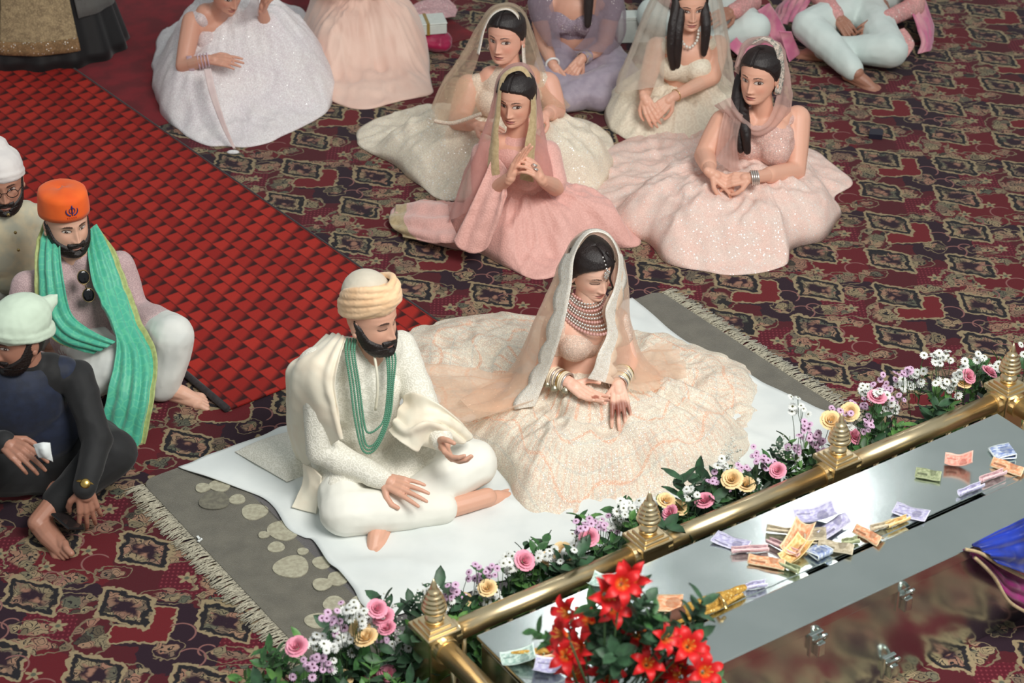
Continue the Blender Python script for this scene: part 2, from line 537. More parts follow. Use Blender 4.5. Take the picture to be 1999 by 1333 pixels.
    nt.links.new(c, bs.inputs['Base Color'])
    bs.inputs['Roughness'].default_value = .95; bs.inputs['Specular IOR Level'].default_value = .1
    sheen(bs, .08)
    bump(nt, bs, X(xnoise(geo, 420, 2)), .5, .003)
    return m
def runner_mat(ang):
    """red mat with a woven block pattern"""
    m, nt, bs = new_mat('woven_runner'); X.nt = nt
    geo = nt.nodes.new('ShaderNodeNewGeometry').outputs['Position']
    s = nt.nodes.new('ShaderNodeSeparateXYZ'); nt.links.new(geo, s.inputs[0])
    x, y = X(s.outputs[0]), X(s.outputs[1])
    ca, sa = math.cos(ang), math.sin(ang)
    u = (x * ca + y * sa) * (1 / .094); v = (y * ca - x * sa) * (1 / .066)
    row = xfl(v); fu = xfr(u + row * .5); fv = xfr(v)
    cid = xfl(u + row * .5) * 7.31 + row * 3.17
    rnd = xfr(xsin(cid) * 437.5)
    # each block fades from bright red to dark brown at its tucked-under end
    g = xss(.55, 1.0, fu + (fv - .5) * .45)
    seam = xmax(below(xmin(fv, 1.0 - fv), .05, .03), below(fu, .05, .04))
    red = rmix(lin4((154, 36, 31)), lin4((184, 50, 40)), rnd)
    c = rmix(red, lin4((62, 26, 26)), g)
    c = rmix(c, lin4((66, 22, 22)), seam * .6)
    c = rmix(c, lin4((40, 12, 12)), X(xnoise(geo, 300, 2)) * .25)
    nt.links.new(c, bs.inputs['Base Color'])
    bs.inputs['Roughness'].default_value = .75; bs.inputs['Specular IOR Level'].default_value = .2
    bump(nt, bs, (1.0 - g) * .7 + X(xnoise(geo, 500, 2)) * .2, .5, .004)
    return m
def steel_mat():
    m, nt, bs = new_mat('brushed_steel'); X.nt = nt
    co = objco(nt)
    f = X(xnoise(co, 6, 4)); g = X(xnoise(co, 90, 3))
    nt.links.new(rmix(lin4((206, 214, 210)), lin4((222, 228, 224)), f), bs.inputs['Base Color'])
    bs.inputs['Metallic'].default_value = 1.0
    nt.links.new((f * .10 + g * .05 + .10).v, bs.inputs['Roughness'])
    bump(nt, bs, g, .04, .002)
    return m
def brass_mat():
    m, nt, bs = new_mat('polished_brass'); X.nt = nt
    co = objco(nt)
    f = X(xnoise(co, 12, 3))
    nt.links.new(rmix(lin4((232, 206, 160)), lin4((246, 226, 188)), f), bs.inputs['Base Color'])
    bs.inputs['Metallic'].default_value = 1.0
    nt.links.new((f * .12 + .24).v, bs.inputs['Roughness'])
    return m

# ------------------------------------------------------------------ the setting: floor coverings
floor = mk('floor', [(-5, 3.2, 0), (5.5, 3.2, 0), (5.5, 14, 0), (-5, 14, 0)], [(0, 1, 2, 3)], carpet_mat(), smooth=False)
floor['kind'] = 'structure'

def slab(name, pts, h, mat, z0=0.0):
    n = len(pts)
    v = [(p[0], p[1], z0) for p in pts] + [(p[0], p[1], z0 + h) for p in pts]
    f = [tuple(range(n, 2 * n)), tuple(range(n))[::-1]] + [(i, (i + 1) % n, n + (i + 1) % n, n + i) for i in range(n)]
    return mk(name, v, f, mat, smooth=False)
E1 = A(.818, .575, 0); E1 /= np.linalg.norm(E1); E2 = A(E1[1], -E1[0], 0)
# dark red felt strip, woven runner
RD = unit(A(.61, -.79, 0)); RN = A(.79, .61, 0)
c0 = W(300, 245, h=0)
felt = slab('dark_red_floor_cloth', [c0 + RD * .0 - RN * .6, c0 + E1 * 1.95 - RN * 0, c0 + E1 * 1.95 - E2 * 2.6, c0 - E2 * 3.4 - E1 * 2.2, c0 - E1 * 2.2 - E2 * .3], .004,
            cloth('dark_red_felt', (120, 12, 26), (96, 8, 20), 8, .95, .0005, .05))
tag(felt, 'plain dark red cloth spread on the carpet behind the seated women', 'floor cloth')
r0 = W(300, 245, h=0)
run_pts = [r0 + RD * 2.45 - RN * 1.04, r0 + RD * 2.45, r0 - RD * 3.6, r0 - RD * 3.6 - RN * 1.04]
rr = empty('floor_runner', (r0 - RN * .5), 'red and brown woven-look runner leading diagonally to the white sheet', 'runner')
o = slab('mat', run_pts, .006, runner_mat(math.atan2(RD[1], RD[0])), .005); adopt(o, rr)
bd = cloth('runner_binding', (52, 44, 46), (40, 34, 36), 60, .8)
for off in (-1.045,):
    mb = MB(); mb.tube([r0 + RD * t + RN * off + A(0, 0, .014) for t in np.linspace(-3.6, 2.45, 30)], .015); mb.build('edge_binding', bd, rr)
mb = MB(); mb.tube([r0 + RD * t + A(0, 0, .009) for t in np.linspace(-3.6, 2.45, 30)], .006); mb.build('edge_binding', bd, rr)

# rug
RA = W(276, 945, h=0); RL, RW = 2.44, 1.50
def rug_mat():
    m, nt, bs = new_mat('rug_pile'); X.nt = nt
    geo = nt.nodes.new('ShaderNodeNewGeometry').outputs['Position']
    s = nt.nodes.new('ShaderNodeSeparateXYZ'); nt.links.new(geo, s.inputs[0])
    x, y = X(s.outputs[0]) - float(RA[0]), X(s.outputs[1]) - float(RA[1])
    u = x * float(E1[0]) + y * float(E1[1])
    n = X(xnoise(geo, 14, 4))
    ol = rmix(lin4((84, 80, 70)), lin4((128, 123, 108)), n)
    dk = rmix(lin4((84, 80, 82)), lin4((112, 108, 108)), n)
    c = rmix(ol, dk, xss(.29, .295, u) * (1.0 - xss(2.0, 2.01, u)))
    c = rmix(c, lin4((30, 28, 26)), X(xnoise(geo, 350, 2)) * .35)
    nt.links.new(c, bs.inputs['Base Color']); bs.inputs['Roughness'].default_value = .95; sheen(bs, .25)
    bump(nt, bs, X(xnoise(geo, 300, 2)), .7, .006)
    return m
rug = empty('shag_rug', RA + E1 * 1.2 + E2 * .75, 'grey-brown rug with pale round spots and cream fringe under the white sheet', 'rug')
def rrect(u0, u1, v0, v1, r, z):
    pts = []
    for (u, v, a0) in ((u1 - r, v1 - r, 0), (u0 + r, v1 - r, 90), (u0 + r, v0 + r, 180), (u1 - r, v0 + r, 270)):
        for k in range(6):
            a = math.radians(a0 + k * 18)
            pts.append(RA + E1 * (u + r * math.cos(a)) + E2 * (v + r * math.sin(a)))
    return pts[::-1]
adopt(slab('pile', rrect(0, RL, 0, RW, .05, 0), .014, rug_mat(), .0), rug)
spot_m = cloth('rug_spot', (176, 172, 150), (156, 150, 130), 60, .95, .001, .2)
spot_d = cloth('rug_spot_olive', (118, 114, 98), (100, 96, 84), 60, .95, .001, .2)  # darker olive pile of the hatched spot
for (px, py, r, u_clip, mt) in ((396, 953, .028, 0, 0), (419, 979, .055, 0, 1), (463, 975, .030, 0, 0), (461, 1027, .078, 1, 0), (497, 999, .048, 0, 0), (430, 948, .04, 0, 0),
                                (539, 1068, .030, 0, 0), (569, 1107, .062, 0, 0), (591, 1077, .020, 0, 0), (555, 1035, .06, 0, 0), (630, 1098, .036, 0, 0),
                                (629, 1142, .034, 0, 0), (660, 1130, .038, 0, 0), (652, 1178, .038, 0, 0), (702, 1176, .034, 0, 0), (618, 1212, .04, 0, 0), (515, 1045, .02, 0, 0)):
    c = W(px, py, h=.015); uc = (c - RA) @ E1
    pts = []
    for k in range(28):
        a = -2 * math.pi * k / 28
        w = 1 + .06 * math.sin(3 * a + px)
        q = c + E1 * r * w * math.cos(a) + E2 * r * w * math.sin(a)
        u = (q - RA) @ E1
        if u_clip and u < .293: q = q + E1 * (.293 - u)
        pts.append(q)
    adopt(slab('spot', pts, .004, spot_d if mt else spot_m, .013 + .0006 * (int(px) % 7)), rug)
def fringe(u, sgn, n=420):
    mb = MB(); rnd = random.Random(3)
    for k in range(n):
        v = .02 + (RW - .04) * k / n + rnd.uniform(-.004, .004)
        L = rnd.uniform(.055, .085); sk = rnd.gauss(0, .016)
        b = RA + E1 * u + E2 * v + A(0, 0, .010)
        w = E2 * rnd.uniform(.0016, .003)
        t = b + E1 * sgn * L + E2 * sk - A(0, 0, .006 + rnd.uniform(0, .002))
        m = (b + t) / 2 + A(0, 0, .004) + E2 * rnd.gauss(0, .004)
        vs = []
        for p in (b, m, t): vs += [p - w, p + A(0, 0, .0025), p + w]
        mb.add(vs, [(0, 1, 4, 3), (1, 2, 5, 4), (3, 4, 7, 6), (4, 5, 8, 7), (0, 3, 5, 2), (3, 6, 8, 5), (6, 7, 8), (0, 2, 1)])
    o = mb.build('fringe', cloth('fringe_yarn', (190, 184, 164), (150, 144, 126), 200, .9, 0), rug); o['kind'] = 'stuff'
fringe(.0, -1); fringe(RL, 1)

# white sheet
sheet_m = cloth('white_cotton', (226, 230, 228), (216, 221, 220), 5, .75, .0003, .1)
Lp = [(348, 912), (395, 930), (450, 948), (505, 968), (535, 990), (560, 1030), (592, 1048), (612, 1056), (640, 1100), (662, 1118), (690, 1150), (706, 1180), (740, 1215)]
Rp = [(1234, 583), (1262, 604), (1300, 640), (1350, 675), (1400, 703), (1450, 728), (1500, 752), (1550, 775), (1600, 798), (1640, 820), (1680, 845), (1715, 865), (1745, 885)]
nu, nv = 110, 70
Lw = crom([W(x, y, h=.02) for x, y in Lp], np.linspace(0, 1, nv)); Rw = crom([W(x, y, h=.02) for x, y in Rp], np.linspace(0, 1, nv))
sv = []
for j in range(nv):
    for i in range(nu):
        p = Lw[j] + (Rw[j] - Lw[j]) * (i / (nu - 1))
        q = p * 1.0
        z = .022
        ed = min(i, nu - 1 - i, j) / 8.0
        s = (q - RA) @ E1; t = (q - RA) @ E2
        z += .018 * abs(mnoise.noise(Vector((s * 2.2 + t * 3.2, t * 1.1 - s * .6, 1.7)))) + .022 * max(0, .4 - abs(mnoise.noise(Vector((s * 3.5 - t * 1.5, t * 2.4 + s, 7.7)))) * 2)
        z += .004 * mnoise.noise(Vector((s * 14, t * 9, 0)))
        p = A(p[0], p[1], z)
        sv.append(p)
sf = [(j * nu + i, (j + 1) * nu + i, (j + 1) * nu + i + 1, j * nu + i + 1) for j in range(nv - 1) for i in range(nu - 1)]
o = mk('white_sheet', sv, sf, sheet_m)
m = o.modifiers.new('thickness', 'SOLIDIFY'); m.thickness = .004; m.offset = -1
tag(o, 'creased white cotton sheet spread over the rug under the couple', 'sheet')

# small things lying on the floor
def wallet():
    c = W(1710, 262, h=.012); mb = MB()
    mb.box(c, (.033, .036, .010), np.array([[.98, .2, 0], [-.2, .98, 0], [0, 0, 1]]))
    mb.box(c + A(0, 0, .012), (.032, .034, .002), np.array([[.98, .2, 0], [-.2, .98, 0], [0, 0, 1]]))
    o = mb.build('wallet', plain('navy_leather', (30, 30, 46), .5), smooth=False)
    tag(o, 'small dark navy folded wallet lying alone on the carpet at right', 'wallet')
wallet()
c = W(388, 1050, h=.022); mb = MB()
mb.box(c, (.012, .004, .002), np.array([[.5, .86, 0], [-.86, .5, 0], [0, 0, 1]])); mb.box(c + A(.006, -.012, .0), (.010, .004, .002), np.array([[.5, -.86, 0], [.86, .5, 0], [0, 0, 1]]))
tag(mb.build('paper_scrap', plain('white_paper', (225, 228, 226), .8), smooth=False), 'tiny white paper scrap on the bare edge of the grey rug', 'paper')

# ------------------------------------------------------------------ altar: railing
ANG = math.radians(33.75)
RE = A(math.cos(ANG), math.sin(ANG), 0); RNN = A(math.sin(ANG), -math.cos(ANG), 0)
Rm = np.stack([RE, RNN, A(0, 0, 1)], 1)
BR = brass_mat()
P0 = A(-.234, 4.837, 0); SP = .806
rail = empty('brass_railing', P0 + RE * 1.2, 'polished brass railing with ringed finials around the steel box', 'railing')
fin_prof = [(.022, 0), (.028, .004), (.031, .014), (.028, .024), (.020, .030), (.018, .034), (.028, .038), (.038, .046), (.040, .054), (.037, .061), (.033, .063), (.037, .067), (.036, .074), (.030, .077),
            (.033, .081), (.031, .088), (.025, .091), (.028, .095), (.025, .102), (.019, .105), (.021, .109), (.018, .117), (.012, .120), (.012, .128), (.007, .145), (.001, .160)]
def post(p):
    mb = MB(); mb.box(p + A(0, 0, .205), (.050, .050, .205), Rm)
    o = mb.build('post', BR, rail, smooth=False)
    bv = o.modifiers.new('b', 'BEVEL'); bv.width = .006; bv.segments = 2
    mb = MB(); mb.box(p + A(0, 0, .420), (.060, .060, .010), Rm).box(p + A(0, 0, .434), (.050, .050, .006), Rm).box(p + A(0, 0, .443), (.038, .038, .005), Rm)
    c = mb.build('post_cap', BR, None, smooth=False); bv = c.modifiers.new('b', 'BEVEL'); bv.width = .004; bv.segments = 2
    c.parent = o
    mb = MB(); mb.lathe(p + A(0, 0, .447), fin_prof, 28)
    f = mb.build('finial', BR, None); f.parent = o
posts = [P0 + RE * SP * k for k in range(4)]
posts += [P0 + RNN * .98, P0 + RE * SP * 3 + RNN * .98]
for p in posts: post(p)
def span(a, b):
    d = unit(b - a); L = np.linalg.norm(b - a)
    mb = MB(); mb.tube([a + d * t + A(0, 0, .375) for t in np.linspace(.04, L - .04, 3)], .034, 24); mb.build('top_rail', BR, rail)
    for t in (.062, L - .062):
        mb = MB(); mb.tube([a + d * (t - .012) + A(0, 0, .375), a + d * (t + .012) + A(0, 0, .375)], .043, 24)
        o = mb.build('rail_collar', BR, rail, smooth=False)
    mb = MB(); mb.tube([a + d * t + A(0, 0, .06) for t in (.04, L - .04)], .018, 16); mb.build('bottom_rail', BR, rail)
    n = int((L - .12) / .085)
    bm = None
    for k in range(n):
        q = a + d * (.06 + (L - .12) * (k + .5) / n)
        if bm is None:
            mb = MB(); mb.lathe(A(0, 0, .06), [(.009, 0), (.009, .05), (.016, .07), (.009, .09), (.011, .15), (.016, .17), (.009, .19), (.009, .285)], 10)
            o = mb.build('baluster', BR); bm = o
        else: o = bm.copy(); link(o)
        o.parent = rail; o.location = tuple(q - A(*rail.location))
for k in range(3): span(posts[k], posts[k + 1])
span(posts[0], posts[4]); span(posts[3], posts[5])

# ------------------------------------------------------------------ steel collection box
HB = .46
BA = W(930, 1240, h=HB); BA[2] = 0; BLn, BWd, SLOT = 2.16, .49, .318
ST = steel_mat()
def bw(u, v, z): return BA + RE * u + RNN * v + A(0, 0, z)
box = empty('offering_box', bw(BLn / 2, BWd / 2, 0), 'long polished steel offering box with a money slot inside the brass railing', 'box')
def quadbox(name, u0, u1, v0, v1, z00, z01, z10, z11, mat=ST):
    """slab between v0 and v1; z00/z01 lower/upper height at v0, z10/z11 at v1"""
    v = [bw(u, vv, z) for u in (u0, u1) for (vv, z) in ((v0, z00), (v0, z01), (v1, z10), (v1, z11))]
    f = [(0, 2, 3, 1), (4, 5, 7, 6), (0, 1, 5, 4), (2, 6, 7, 3), (1, 3, 7, 5), (0, 4, 6, 2)]
    o = mk(name, v, f, mat, smooth=False)
    b = o.modifiers.new('b', 'BEVEL'); b.width = .003; b.segments = 2
    return adopt(o, box)
quadbox('body', 0.01, BLn - .01, .01, BWd - .012, .0, HB - .03, .0, HB - .05)
quadbox('back_lid', 0, BLn, 0, SLOT - .010, HB - .014, HB, HB - .014, HB)
quadbox('front_lid', 0, BLn, SLOT + .010, BWd, HB - .014, HB, HB - .040, HB - .016)
dk = plain('slot_dark', (14, 14, 16), .6)
for (u0, u1) in ((0, .30), (.62, 1.02), (1.10, 1.14), (1.32, 1.44), (1.78, BLn)):
    quadbox('slot_filler', u0, u1, SLOT - .012, SLOT + .012, HB - .016, HB - .002, HB - .016, HB - .002)
quadbox('front_lip', 0, BLn, BWd - .003, BWd + .003, HB - .062, HB - .016, HB - .062, HB - .016)
def hasp(px, py):
    p = W(px, py, h=HB - .15)
    u = (p - BA) @ RE
    # find height so that it sits on the front face
    for h in np.linspace(.0, HB - .06, 80):
        q = W(px, py, h=h)
        if (q - BA) @ RNN > BWd - .012:
            p = q; break
    u = (p - BA) @ RE; z = p[2]
    base = bw(u, BWd - .010, z)
    mb = MB(); mb.box(base, (.026, .006, .044), Rm)
    o = mb.build('hasp', ST, box, smooth=False); bv = o.modifiers.new('b', 'BEVEL'); bv.width = .003
    mb = MB(); mb.tube([base + RE * .020 * math.cos(a) + A(0, 0, .020 + .036 * math.sin(a)) + RNN * (.014 + .022 * math.sin(a)) for a in np.linspace(0, math.pi, 12)], .0065, 8)
    s = mb.build('shackle', ST); s.parent = o
    mb = MB(); mb.box(base + RNN * .018 + A(0, 0, -.006), (.015, .013, .026), Rm)
    s = mb.build('padlock_body', ST, smooth=False); s.parent = o; bv = s.modifiers.new('b', 'BEVEL'); bv.width = .004; bv.segments = 2
for q in ((1762, 1168), (1592, 1255), (1735, 1300)): hasp(*q)
# ------------------------------------------------------------------ people: head, hand, foot builders
SKIN = skin_mat()
HZ = [.118, .112, .095, .07, .04, .01, -.02, -.045, -.07, -.09, -.105, -.114, -.118][::-1]
HWm = [.0, .030, .055, .070, .0765, .0765, .0735, .0695, .062, .051, .038, .020, .0][::-1]
HDF = [.0, .038, .064, .081, .089, .088, .087, .087, .087, .087, .083, .072, .055][::-1]
HDB = [.0, .045, .078, .095, .100, .097, .088, .070, .045, .020, -.005, -.025, -.045][::-1]
_zr = np.concatenate([np.linspace(-.118, -.09, 12)[:-1], np.linspace(-.09, .03, 74)[:-1], np.linspace(.03, .118, 26)])
_NP = 150
_t = np.linspace(-math.pi, math.pi, _NP, endpoint=False)
_ph = _t - .55 * np.sin(_t)
def head_grid(sex='f'):
    Z, PH = np.meshgrid(_zr, _ph, indexing='ij')
    w = np.interp(Z, HZ, HWm); df = np.interp(Z, HZ, HDF); db = np.interp(Z, HZ, HDB)
    # rounder ends of the tables
    if sex == 'm': w = w * np.interp(Z, [-.118, -.09, -.05, 0], [1.25, 1.16, 1.05, 1.0])
    yc = (df - db) / 2; hd = (df + db) / 2
    x = w * np.sin(PH); y = yc + hd * np.cos(PH)
    fr = sstep(.0, .5, np.cos(PH))
    ax = np.abs(x)
    g = lambda a, s: np.exp(-(a / s) ** 2)
    nz = [-.07, -.055, -.048, -.040, -.02, .0, .02, .03]
    An = np.interp(Z, nz, [0, .001, .013, .0225, .0145, .006, .001, 0]); wn = np.interp(Z, nz, [.012, .012, .0125, .011, .0085, .0075, .008, .008])
    dy = An * g(x, wn)
    dy += .0065 * g(ax - .0125, .0058) * g(Z + .043, .0075)
    dy += -.0105 * g(ax - .031, .0165) * g(Z - .001, .0125)
    dy += .0065 * g(ax - .031, .0115) * g(Z, .0078)
    dy += .0045 * g(ax - .030, .024) * g(Z - .021, .008)
    dy += .0055 * g(x, .019) * g(Z + .0655, .0045) + .0065 * g(x, .016) * g(Z + .0775, .0052)
    dy += -.0035 * g(x, .021) * g(Z + .0715, .0022)
    dy += -.004 * g(x, .02) * g(Z + .087, .005) + .006 * g(x, .02) * g(Z + .102, .010)
    dy += .003 * g(ax - .045, .018) * g(Z + .03, .018)
    dy += -.003 * g(ax - .035, .014) * g(Z + .068, .02)
    y = y + dy * fr
    if sex == 'f':
        Z = np.where(Z < 0, Z * np.interp(Z, [-.118, -.06, 0], [.93, .95, 1.0]), Z)
    return x, y, Z, PH, fr
def face_cols(x, y, z, fr, skin, sex, o):
    C = np.tile(np.array(lin(skin)), (x.shape + (1,)))
    def put(mask, col):
        nonlocal C
        m = np.clip(mask, 0, 1)[..., None] * (fr > .2)[..., None]
        C = C * (1 - m) + np.array(lin(col)) * m
    ax = np.abs(x)
    blush = np.exp(-((ax - .043) / .018) ** 2 - ((z + .032) / .016) ** 2)
    put(blush * (.35 if sex == 'f' else .15), tuple(np.array(skin) * A(1.0, .80, .78)))
    put(np.exp(-((ax - .031) / .019) ** 2 - ((z - .004) / .011) ** 2) * (.38 if sex == 'f' else .45), tuple(np.array(skin) * .62))
    # eyes
    lx, lz = o.get('look', (0, 0))
    ew = .0165 if sex == 'f' else .0150
    eo = 1.22 if sex == 'f' else 1.0
    ex = (ax - .031) / ew
    up = eo * .0062 * np.sqrt(np.clip(1 - ex ** 2, 0, 1)); lo = -eo * .0046 * np.sqrt(np.clip(1 - ex ** 2, 0, 1))
    if o.get('closed'):
        put(sstep(-.0062, -.0046, z) * sstep(.0072, .0056, z) * (np.abs(ex) < 1.0) * .65, tuple(np.array(skin) * .70))
        zz = z + .0050 * np.sqrt(np.clip(1 - ex ** 2, 0, 1)) + .0008
        put((np.abs(zz) < .0019) * (np.abs(ex) < 1.12), (18, 12, 12))
    else:
        inn = (z < up) & (z > lo) & (np.abs(ex) < 1)
        put(inn * 1.0, (206, 194, 186))
        dxi = x - np.sign(x) * .031 - lx
        put(inn * (np.hypot(dxi, z - lz - .0006) < (.0070 if sex == 'f' else .0060)), (34, 20, 16))
        put(inn * (np.hypot(dxi + .0015, z - lz - .0025) < .0013), (235, 235, 235))
        put((np.abs(z - up - .0010) < .0017) * (np.abs(ex) < 1.12), (16, 11, 11))
        put((np.abs(z - lo + .0004) < .0009) * (np.abs(ex) < 1.0) * .6, (50, 32, 28))
    # brows
    bx = (ax - .012) / .036
    b0 = .0225 if sex == 'f' else .0195
    bz = b0 + .0050 * np.sin(np.clip(bx, 0, 1) * 2.5) - .0040 * np.clip(bx, 0, 1) ** 2
    th = (.0027 if sex == 'f' else .0046) * np.sin(np.clip(.25 + bx * .75, 0, 1) * math.pi) ** .5
    put((np.abs(z - bz) < th) * (bx > 0) * (bx < 1) * .92, (24, 16, 15))
    # mouth
    z = np.where(z < 0, z / np.interp(z, [-.110, -.057, 0], [.93, .95, 1.0]), z) if sex == 'f' else z
    lipc = o.get('lip', (166, 92, 88) if sex == 'f' else (150, 94, 84))
    lw = .0235
    lx_ = np.clip(1 - (x / lw) ** 2, 0, 1)
    ul = -.0715 + .0085 * lx_ * (1 - .18 * np.exp(-(x / .004) ** 2)); ll = -.0715 - .0095 * lx_
    put(((z < ul) & (z > ll) & (ax < lw)) * .9, lipc)
    put((np.abs(z + .0715) < .0013) * (ax < lw), tuple(np.array(lipc) * .45))
    put((np.hypot(ax - .0075, (z + .0485) * 1.4) < .0035) * .7, tuple(np.array(skin) * .45))
    if sex == 'm':
        put(sstep(-.03, -.06, z) * .25, tuple(np.array(skin) * .6))
    return C
def frame(fwd, roll=0.):
    f = unit(fwd); r = unit(np.cross(f, A(0, 0, 1))); u = np.cross(r, f)
    c, s = math.cos(roll), math.sin(roll)
    r, u = r * c + u * s, u * c - r * s
    return np.stack([r, f, u], 1)          # columns: right, forward, up
def _gridfaces(nr, nc):
    return [(i * nc + j, i * nc + (j + 1) % nc, (i + 1) * nc + (j + 1) % nc, (i + 1) * nc + j) for i in range(nr - 1) for j in range(nc)]
class Head:
    def __init__(s, c, fwd, skin, sex='f', roll=0., scale=1.0, **o):
        s.c = np.asarray(c, float); s.R = frame(fwd, roll); s.k = scale; s.skin = skin; s.sex = sex
        s.x, s.y, s.z, s.ph, s.fr = head_grid(sex); s.o = o
    def to(s, p): return (np.asarray(p, float) * s.k) @ s.R.T + s.c
    def add(s, mb):
        P = np.stack([s.x, s.y, s.z], -1).reshape(-1, 3)
        C = face_cols(s.x, s.y, s.z, s.fr, s.skin, s.sex, s.o).reshape(-1, 3)
        mb.add(s.to(P), [f[::-1] for f in _gridfaces(len(_zr), _NP)][::1], C)
        for sg in (-1, 1):
            e = MB(); e.ell((0, 0, 0), (.008, .019, .030)); e.ell((sg * .004, .004, -.022), (.007, .010, .011))
            v = e.V() + A(sg * .0775, -.008, -.012) ; mb.add(s.to(v), e.f, tuple(np.array(lin(s.skin)) * .92))
    def shell(s, mask, off, name, mat, parent, rough=.0, inner=-.004):
        """hair or beard grown off the head surface where mask > 0"""
        P = np.stack([s.x, s.y, s.z], -1)
        ctr = A(0, .0, .0); N = P - ctr * 1.0; N[..., 2] *= .6; N /= np.maximum(np.linalg.norm(N, axis=-1), 1e-6)[..., None]
        k = np.clip(mask, 0, 1)
        d = inner + (off - inner) * k
        if rough: d = d + rough * k * np.random.RandomState(5).randn(*d.shape) * .5
        v = (P + N * d[..., None]).reshape(-1, 3)
        km = k.reshape(-1)
        f = [q[::-1] for q in _gridfaces(len(_zr), _NP) if max(km[list(q)]) > .02]
        # top pole
        if k[-1].max() > .02:
            v = np.vstack([v, v[(len(_zr) - 1) * _NP:(len(_zr)) * _NP].mean(0)]); b = (len(_zr) - 1) * _NP
            f += [(b + j, len(v) - 1, b + (j + 1) % _NP)[::-1] for j in range(_NP)]
        used = sorted({i for q in f for i in q}); mp = {u: i for i, u in enumerate(used)}
        o = mk(name, s.to(v[used]), [tuple(mp[i] for i in q) for q in f], mat); adopt(o, parent)
        return o
    def beard(s, parent, mat=None, full=1.0):
        x, z, ph = s.x, s.z, np.abs(s.ph)
        ax = np.abs(x)
        up = np.interp(ph, [0, .25, .5, .8, 1.1, 1.35, 1.6], [-.058, -.060, -.062, -.052, -.038, .0, .02])
        m = sstep(.004, -.006, z - up) * sstep(1.75, 1.55, ph)
        mouth = (np.clip(1 - (x / .024) ** 2, 0, 1) * .011)
        m = m * np.where((np.abs(z + .0715) < mouth + .001), 0, 1)
        m = m * np.where((ax < .012) & (z > -.089) & (z < -.081), .3, 1)
        mous = sstep(-.066, -.0625, z) * sstep(-.0500, -.0535, z) * sstep(.036, .030, ax) * (s.fr > .3)
        m = np.maximum(m, mous) * (np.cos(s.ph) > -.25)
        s.shell(m, .0075 * full, 'beard', mat or hair_mat('beard_hair', (20, 14, 13)), parent, .0012, inner=-.003)
    def hair(s, parent, off=.008, mat=None, part=True, low=-.07):
        x, z, ph = s.x, s.z, np.abs(s.ph)
        hl = np.interp(ph, [0, .35, .7, 1.0, 1.3, 1.6, 2.0, 3.2], [.068, .066, .058, .042, .010, -.035, low, low])
        m = sstep(-.004, .010, z - hl)
        if part: m = m * (1 - .55 * np.exp(-(x / .003) ** 2) * (np.cos(s.ph) > 0))
        return s.shell(m, off, 'hair', mat or hair_mat(), parent, .0006)

def hand(mb, wr, d, back, side, curl=(.35, .35, .4, .45), spread=.10, thumb=(.5, .6), k=1.0):
    """fingers run along d, back is the back-of-hand normal, side=+1 puts the thumb on +cross(d,back)"""
    d = unit(d); back = unit(np.asarray(back, float) - d * (np.asarray(back, float) @ d)); s = np.cross(d, back) * side
    wr = np.asarray(wr, float)
    L = [.043, .048, .045, .035]; off = [.030, .010, -.010, -.029]; pl = [.084, .088, .084, .077]
    for i in range(4):
        kn = wr + (d * pl[i] + s * off[i]) * k
        mb.chain([wr + (s * off[i] * .62 + d * .012) * k, kn], [.0125 * k, .0108 * k], 10)
        dd = unit(d + s * spread * (1.2 - i) * .8); p = kn; a = curl[i] if hasattr(curl, '__len__') else curl
        ax_ = np.cross(dd, back)
        an = 0.
        for j, (fr, r0, r1) in enumerate(((1.0, .0098, .0088), (.62, .0088, .0080), (.50, .0080, .0066))):
            an += a * (1.0 if j == 0 else .95)
            q = p + (dd * math.cos(an) - back * math.sin(an)) * L[i] * fr * k
            mb.cap(p, q, r0 * k * (.9 if i == 3 else 1), r1 * k * (.9 if i == 3 else 1), 10); p = q
    b0 = wr + (s * .020 + d * .018) * k
    t1 = b0 + unit(d * .62 + s * (.55 + .3 * thumb[0]) - back * .35) * .044 * k
    t2 = t1 + unit(d * (.8) + s * (.45 * thumb[0]) - back * (.25 + .4 * thumb[1])) * .032 * k
    t3 = t2 + unit(d * .95 + s * (.15 * thumb[0] - .15) - back * (.2 + .5 * thumb[1])) * .026 * k
    mb.chain([b0, t1, t2, t3], [.0145 * k, .0115 * k, .0105 * k, .008 * k], 10)
    mb.cap(wr - d * .02 * k, wr + d * .03 * k, .021 * k, .024 * k, 12)
def foot(mb, an, toe_dir, up, k=1.0, side=1):
    d = unit(toe_dir); up = unit(np.asarray(up, float) - d * (np.asarray(up, float) @ d)); s = np.cross(d, up) * side
    an = np.asarray(an, float)
    heel = an - d * .045 * k - up * .045 * k
    ball = an + d * .125 * k - up * .052 * k
    mb.chain([heel, an - up * .02 * k, an + d * .06 * k - up * .03 * k, ball], [.030 * k, .036 * k, .032 * k, .022 * k])
    mb.chain([heel, ball + s * .02 * k], [.027 * k, .020 * k]); mb.chain([heel, ball - s * .022 * k], [.026 * k, .018 * k])
    for i, (o, l, r) in enumerate(((.030, .050, .0125), (.011, .047, .0092), (-.005, .041, .0085), (-.019, .034, .008), (-.032, .026, .0078))):
        b = ball + s * o * k - d * (.004 * i) * k; mb.chain([b, b + d * l * .55 * k + up * .004 * k, b + d * l * k - up * .006 * k], [r * 1.1 * k, r * k, r * .95 * k], 10)
def lerp(a, b, t): return np.asarray(a) + (np.asarray(b) - np.asarray(a)) * t

